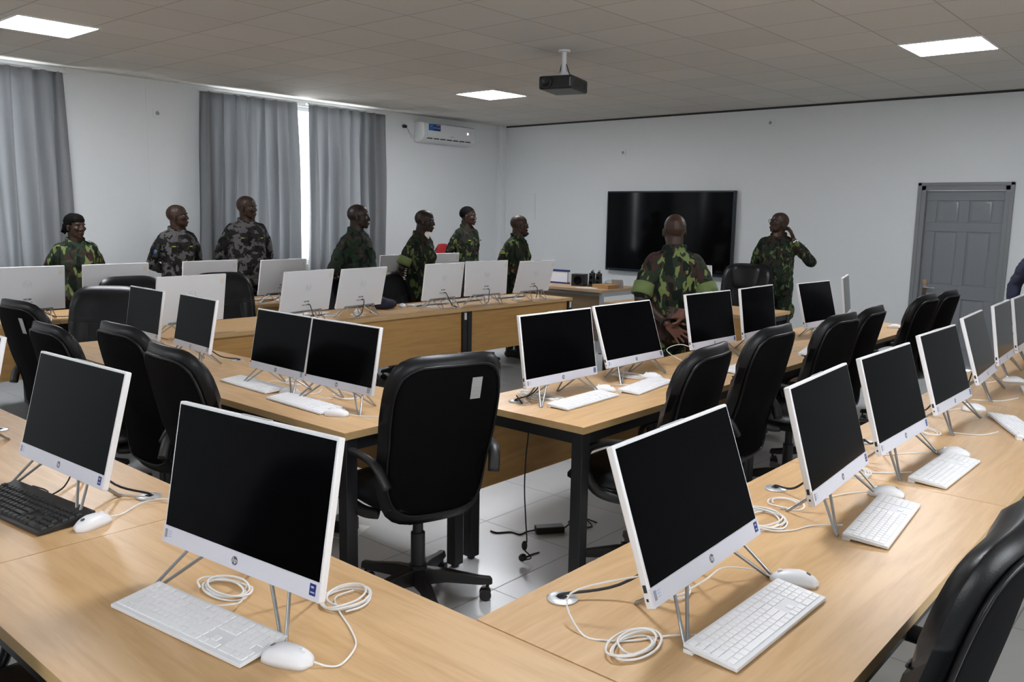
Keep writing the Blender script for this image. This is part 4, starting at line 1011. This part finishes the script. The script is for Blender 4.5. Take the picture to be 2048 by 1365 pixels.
def person(x, y, top, head, label, cam_=GREEN, hd=0, hp=0, hroll=0, girth=1.0, belly=0, skin='skin', pose='behind', grp='uniformed people standing by the wall', extras=(), seed=0, hair=None, bent=0, swap=1, rolled=False, lean=0):
    k = top/1.70
    o = MB(); A = o
    R0 = T_(0, 0, 0)
    HC = Vector((.035+bent*.02, 0, 1.585))
    TH = Matrix.Translation(HC) @ Matrix.Rotation(R(hd), 4, 'Z') @ Matrix.Rotation(R(-hp), 4, 'Y') @ Matrix.Rotation(R(hroll), 4, 'X')
    # ---- body
    head_mb(A, TH, fat=1+.10*(girth-1)*3)
    A.cap((.005, 0, 1.40), (.018, 0, 1.53), .066*girth**.5, .056*girth**.5)
    A.cap(TH @ Vector((-.02, 0, -.02)), (.005, 0, 1.45), .060, .062)
    A.ell((0, 0, 1.20), (.080*girth, .115*girth, .19)); A.ell((0, 0, .98), (.09, .13, .16))
    for s in (-1, 1):
        A.cap((0, s*.05, 1.36), (0, s*.13, 1.355), .036, .036)
        A.cap((0, s*.09, .92), (.01, s*.095, .50), .065, .048); A.cap((.01, s*.095, .50), (-.01, s*.10, .10), .045, .034)
        A.cap((-.03, s*.10, .05), (.12, s*.115, .035), .036, .03)
    sh = {s: Vector((0, s*.158*girth**.6, 1.372)) for s in (-1, 1)}
    if pose == 'behind':
        el = {1: Vector((-.085, .232*girth**.6, 1.10)), -1: Vector((-.085, -.232*girth**.6, 1.10))}
        back = -.172*girth - .02
        wr = {swap: Vector((back-.015, swap*.085, .955)), -swap: Vector((back-.045, -swap*.055, 1.015))}
        hd_ = {swap: ((-.05, -swap*.75, -.66), (-1, 0, .0)), -swap: ((-.1, swap*.98, .12), (.9, 0, -.3))}
        curls = {swap: .35, -swap: 1.0}
    elif pose == 'phone':
        el = {1: Vector((.05, .36, 1.17)), -1: Vector((-.05, -.25, 1.09))}
        wr = {1: Vector((.065, .175, 1.40)), -1: Vector((.10, -.24, .88))}
        hd_ = {1: ((-.10, -.42, .9), (.3, -1, .0)), -1: ((.3, 0, -1), (0, 1, 0))}
        curls = {1: .7, -1: .4}
    elif pose == 'side':
        el = {1: Vector((-.04, .27, 1.09)), -1: Vector((-.04, -.27, 1.09))}
        wr = {1: Vector((.03, .27, .86)), -1: Vector((.03, -.27, .86))}
        hd_ = {s: ((.1, 0, -1), (0, -s, 0)) for s in (-1, 1)}; curls = {1: .5, -1: .5}
    for s in (-1, 1):
        A.cap(sh[s]*.85+el[s]*.15, el[s], .040, .037); A.cap(el[s], wr[s], .040*girth**.4, .027)
        th = {'behind': {swap: -1, -swap: 1}, 'phone': {1: 1, -1: 1}, 'side': {1: 1, -1: -1}}[pose][s]
        if pose == 'behind' and swap == -1: th = -th
        hand(A, wr[s] + (Vector(hd_[s][0]).normalized()*.02), hd_[s][0], hd_[s][1], curl=curls[s], thumb=th, scale=.98, spread=1.6 if curls[s] < .5 else 1)
    body = fuse(A, 'person', [MT[skin], MT['palm'], MT['lip']], None, .0052, 2, factor=.45)
    def paint(me):
        inv = TH.inverted()
        tips = [(wr[s], Vector(hd_[s][0]).normalized(), Vector(hd_[s][1]).normalized()) for s in (-1, 1)]
        for pl in me.polygons:
            c = pl.center
            for w_, d, p in tips:
                q = c - w_
                if -.01 < q.dot(d) < .22 and q.length < .23 and pl.normal.dot(p) > .45: pl.material_index = 1
            h = inv @ c
            if h.x > .086 and abs(h.y) < .022 and -.079 < h.z < -.055: pl.material_index = 2
    paint(body.data)
    body.location = (x, y, 0); body.scale = (k, k, k); body.rotation_euler = (0, R(lean), R(head))
    tag(body, label, 'person', grp)
    # ---- shirt
    g = girth; J = MB(); n = 28
    def ring(z, rx, ry, cx=0):
        return [(cx + rx*math.copysign(abs(math.cos(a))**.85, math.cos(a)), ry*math.copysign(abs(math.sin(a))**.9, math.sin(a)), z) for a in [2*PI*j/n for j in range(n)]]
    b = belly
    J.loft([ring(.80, .132*g, .168*g, .005), ring(.90, .135*g+b*.4, .170*g, .005+b*.4), ring(1.02, .133*g+b*.7, .162*g, .01+b*.6), ring(1.12, .130*g+b*.4, .160*g, .01+b*.3), ring(1.22, .128*g, .163*g, .008), ring(1.31, .122*g, .168*g**.8), ring(1.37, .108*g, .160*g**.6), ring(1.415, .088, .120), ring(1.440, .072, .085), ring(1.455, .064, .070)])
    # collar wings
    for s in (-1, 1):
        J.tube([(-.064, 0, 1.470), (-.045, s*.058, 1.470), (.005, s*.077, 1.458), (.055, s*.060, 1.428), (.098, s*.040, 1.385)], .016, n=8, sub=3, flat=(1.5, .75))
        J.cap(sh[s] + Vector((0, -s*.03, -.005)), sh[s]*.55+el[s]*.45, .063*g**.5, .062*g**.5)
        if rolled:
            J.cap(sh[s]*.6+el[s]*.4, sh[s]*.18+el[s]*.82, .062*g**.5, .060*g**.5)
        else:
            J.cap(sh[s]*.55+el[s]*.45, el[s], .062*g**.5, .057*g**.5); J.cap(el[s], el[s]*.25+wr[s]*.75, .057*g**.5, .046)
            J.cap(el[s]*.3+wr[s]*.7, el[s]*.12+wr[s]*.88, .047, .040)
    # front placket and pocket bellows
    J.box(.110*g, .137*g+b*.5, -.02, .02, .85, 1.30)
    for s in (-1, 1):
        J.ell((.112*g, s*.080*g, 1.21), (.022, .052, .060)); J.ell((.09*g+b*.7, s*.10*g, .91), (.065, .06, .07))
    fuse(J, 'camouflage_shirt', cam_, body, .011, 3, fold=.010, fscale=10, seed=seed)
    # ---- trousers
    P = MB(); P.ell((0, 0, .86), (.118*g, .168*g, .13))
    for s in (-1, 1):
        P.cap((0, s*.088, .84), (.015, s*.10, .50), .094*g**.6, .074); P.cap((.015, s*.10, .50), (-.008, s*.105, .20), .074, .062); P.cap((-.008, s*.105, .22), (-.008, s*.105, .15), .066, .058)
        P.ell((0, s*.175*g**.5, .62), (.07, .03, .09))
    fuse(P, 'camouflage_trousers', cam_, body, .014, 3, fold=.012, fscale=8, seed=seed+3)
    for s in (-1, 1):
        B_ = MB(); B_.cap((-.012, s*.105, .24), (-.015, s*.105, .08), .052, .047); B_.ell((-.03, s*.107, .045), (.05, .042, .045)); B_.cap((-.0, s*.108, .05), (.125, s*.12, .042), .045, .038)
        def flat(me):
            for v in me.vertices: v.co.z = max(0.0, v.co.z)
        fuse(B_, 'boot', MT['boot'], body, .009, 2, post=flat)
    # ---- eyes
    for s in (-1, 1):
        c = TH @ Vector((.0745, s*.031, .001))
        ey = MB().ell(c, (.0105, .0105, .0062)).build('eyeball', MT['eye_white'], body, smooth=True)
        d = TH.to_3x3() @ Vector((.95, s*.1, 0)); MB().ell(c + d.normalized()*.0068, (.0056, .0058, .0058)).build('iris', MT['pupil'], ey, smooth=True)
    # ---- shoulder slides, pocket flaps, name tape
    for s in (-1, 1):
        T = T_(0, s*.105, 1.428, rx=-s*.42)
        MB().box(-.030, .030, -.062, .062, -.004, .010, T=T).build('epaulette', cam_, body, bevel=.006)
    sg = g
    if 'bars' in extras:
        T = T_(0, .135, 1.437, rx=-.42); MB().box(-.024, .024, -.012, .0, .0, .004, T=T).box(-.024, .024, .012, .03, .0, .004, T=T).build('rank_bars', MT['grey_badge'], body)
    if 'badge' in extras:      # round yellow and blue badge on a dark sleeve patch
        c = Vector((.03, -.222, 1.235))
        MB().box(-.046, .046, -.006, .004, -.065, .075, T=T_(c.x-.01, c.y, c.z, rx=R(-14), rz=R(12))).build('sleeve_patch', MT['badge_black'], body, bevel=.006)
        q = MB().mat(0).ell((0, 0, 0), (.034, .004, .036), T=T_(c.x-.01, c.y-.006, c.z-.02, rz=R(12))); q.mat(1).ell((0, -.003, .008), (.025, .004, .026), T=T_(c.x-.01, c.y-.006, c.z-.02, rz=R(12)))
        q.build('round_badge', [MT['yellow'], MT['badge_blue']], body, smooth=True)
    if 'tape' in extras:
        for s in (-1, 1):
            MB().box(-.004, .004, -.045, .045, -.008, .008, T=T_(.150*g, s*.085*g, 1.285, ry=R(-8), rz=s*R(22))).build('name_tape', MT['badge_black'], body)
            MB().box(-.004, .0045, -.020, .012, -.003, .003, T=T_(.1525*g, s*.085*g, 1.285, ry=R(-8), rz=s*R(22))).build('tape_stitching', MT['yellow'], body)
    if 'flag' in extras:       # teal over yellow shoulder flash
        s = 1 if pose == 'phone' else -1
        c = sh[s]*.55 + el[s]*.45 + (Vector((0, s*.062*g**.5, .015)) if pose != 'phone' else Vector((0, s*.01, .064)))
        q = MB().mat(0).box(-.03, .03, -.005, .005, .003, .018, T=T_(*c, rx=-s*(.35 if pose != 'phone' else 1.1))); q.mat(1).box(-.03, .03, -.005, .005, -.012, .002, T=T_(*c, rx=-s*(.35 if pose != 'phone' else 1.1)))
        q.build('arm_flash', [MT['teal'], MT['yellow']], body)
    if 'cuffs' in extras:
        for s in (-1, 1):
            a = sh[s]*.42+el[s]*.58; b_ = sh[s]*.12+el[s]*.88; m = MB(); d = (b_-a).normalized(); x_ = d.orthogonal().normalized(); y_ = d.cross(x_)
            m.loft([[c_ + (x_*math.cos(2*PI*j/22)+y_*math.sin(2*PI*j/22))*r_*(1+.03*math.sin(j*1.9)) for j in range(22)] for c_, r_ in ((a, .062*g**.5), (a+d*.004, .070*g**.5), (b_, .072*g**.5), (b_+d*.003, .064*g**.5), (b_, .055))], cap=False)
            m.build('rolled_cuff', MT['olive'], body, smooth=True)
    if 'beret_l' in extras or 'beret_r' in extras or 'beret_b' in extras:
        s = 1 if 'beret_l' in extras else -1
        bp = (-.02, s*.15, 1.475) if 'beret_b' not in extras else (-.06, -.17, 1.46)
        q = MB().ell((0, 0, 0), (.085, .06, .028), T=T_(*bp, rx=-s*.6)).ell((.05, 0, .01), (.05, .05, .022), T=T_(*bp, rx=-s*.3))
        fuse(q, 'folded_beret', MT['beret'], body, .008, 2)
    if 'hood' in extras:
        q = MB().ell((-.10, .09, 1.50), (.05, .075, .075)).ell((-.10, .13, 1.44), (.05, .06, .06)); fuse(q, 'folded_beret', MT['beret'], body, .009, 2, fold=.008)
    if 'glasses' in extras:
        q = MB()
        for s in (-1, 1):
            q.tube([TH @ Vector((.100, s*.033+.022*math.cos(a), .004+.017*math.sin(a))) for a in [2*PI*j/12 for j in range(12)]], .0022, n=6, sub=2, closed=True)
            q.tube([TH @ Vector(p) for p in ((.099, s*.055, .008), (.06, s*.076, .008), (.0, s*.084, .004), (-.012, s*.083, -.012))], .002, n=6, sub=3)
        q.tube([TH @ Vector((.104, s, .008)) for s in (-.011, 0, .011)], .002, n=6)
        q.build('glasses', MT['glass_frame'], body, smooth=True)
    if 'watch' in extras:
        a, d = wr[1], (wr[1]-el[1]).normalized(); x_ = d.orthogonal().normalized(); y_ = d.cross(x_); c = a - d*.012
        m = MB().tube([c + (x_*math.cos(2*PI*j/14)+y_*math.sin(2*PI*j/14))*.032 for j in range(14)], .008, n=8, sub=2, closed=True)
        m.ell(c + Vector((.012, .03, 0)), (.020, .012, .020))
        m.build('wristwatch', MT['silver'], body, smooth=True)
    if 'strap' in extras:
        a, d = wr[swap], (wr[swap]-el[swap]).normalized(); x_ = d.orthogonal().normalized(); y_ = d.cross(x_); c = a - d*.02
        MB().tube([c + (x_*math.cos(2*PI*j/14)+y_*math.sin(2*PI*j/14))*.031 for j in range(14)], .009, n=8, sub=2, closed=True).build('wristwatch', MT['black_plastic'], body, smooth=True)
    if 'shirt' in extras:
        MB().ell((.075, 0, 1.43), (.03, .035, .05)).build('undershirt', MT['cream_sticker'], body, smooth=True)
    if hair:
        q = MB()
        if hair == 'braids':
            q.ell((-.024, 0, .040), (.102, .087, .088), T=TH); q.ell((-.105, 0, -.005), (.042, .06, .055), T=TH); q.ell((.01, 0, .058), (.082, .078, .066), T=TH)
            for s in (-1, 1): q.ell((-.045, s*.055, -.005), (.05, .034, .055), T=TH)
            for j in range(7): q.cap(TH @ Vector((-.11, -.05+.017*j, -.01)), TH @ Vector((-.135, -.055+.018*j, -.055-.01*(j % 3))), .010, .007)
            fuse(q, 'braided_hair', MT['hair'], body, .007, 1, fold=.005, fscale=40)
        else:
            q.ell((-.018, 0, .033), (.106, .086, .095), T=TH)
            def trim(me, TH=TH):
                inv = TH.inverted(); bm = bmesh.new(); bm.from_mesh(me)
                kill = [f for f in bm.faces if (lambda h: h.z < -.01 + .55*max(0, h.x+.02) + (.03 if abs(h.y) > .05 and h.x > -.02 else 0))(inv @ f.calc_center_median())]
                bmesh.ops.delete(bm, geom=kill, context='FACES'); bm.to_mesh(me); bm.free()
            fuse(q, 'short_hair', MT['hair'], body, .006, 1, post=trim)
    return body
GP = 'uniformed people standing in the room'
person(3.16, 7.88, 1.56, 262, 'woman in green camouflage with black braided hair, at the far left by the curtain', GREEN, hd=22, girth=1.08, extras=('bars',), hair='braids', grp=GP, seed=1)
person(4.20, 8.05, 1.665, 262, 'person in grey camouflage with a round yellow and blue sleeve badge, head in profile', GREY, hd=50, hp=4, extras=('badge', 'tape'), grp=GP, seed=2)
person(4.93, 7.98, 1.77, 258, 'tall person in grey camouflage standing before the grey curtain', GREY, hd=38, girth=1.12, belly=.02, skin='skin', extras=('tape',), grp=GP, seed=3)
person(5.13, 6.42, 1.695, 290, 'broad bald person in dark woodland camouflage, smiling in profile by the bright window gap', WOODLAND, hd=22, girth=1.16, belly=.035, skin='skin2', extras=(), grp=GP, seed=4)
person(5.99, 6.45, 1.656, 288, 'person in dark green camouflage with sleeves rolled to the elbow, right of the curtains', GREEN_D, hd=18, hp=-4, girth=1.06, skin='skin2', rolled=True, extras=('cuffs', 'shirt'), grp=GP, seed=5, bent=1)
person(7.88, 7.62, 1.71, 268, 'young person with short black hair before the red chair', GREEN_D, hd=25, extras=('hood', 'tape'), hair='short', grp=GP, seed=6)
person(7.335, 6.30, 1.62, 282, 'bespectacled bald person with a dark beret on the shoulder, left of the wall screen', GREEN, hd=26, girth=1.10, belly=.02, extras=('glasses', 'beret_l', 'flag'), grp=GP, seed=7)
person(5.145, 2.985, 1.645, 43, 'person seen from behind in green camouflage, hands clasped behind the back', GREEN, hd=3, girth=1.12, rolled=True, extras=('cuffs', 'strap'), grp=GP, seed=8, swap=1)
person(9.0, 3.93, 1.70, 196, 'person in glasses at the back wall, hand raised to the ear with a shiny watch', GREEN_D, hd=-48, hp=10, girth=1.12, belly=.02, pose='phone', extras=('glasses', 'watch', 'flag'), grp=GP, seed=9)

person(8.30, 1.22, 1.70, 185, 'person in dark navy clothing cut off by the right edge, only an elbow in view', MT['navy'], hd=0, pose='side', grp=GP, seed=10)
bpy.data.scenes.remove(BAKE)
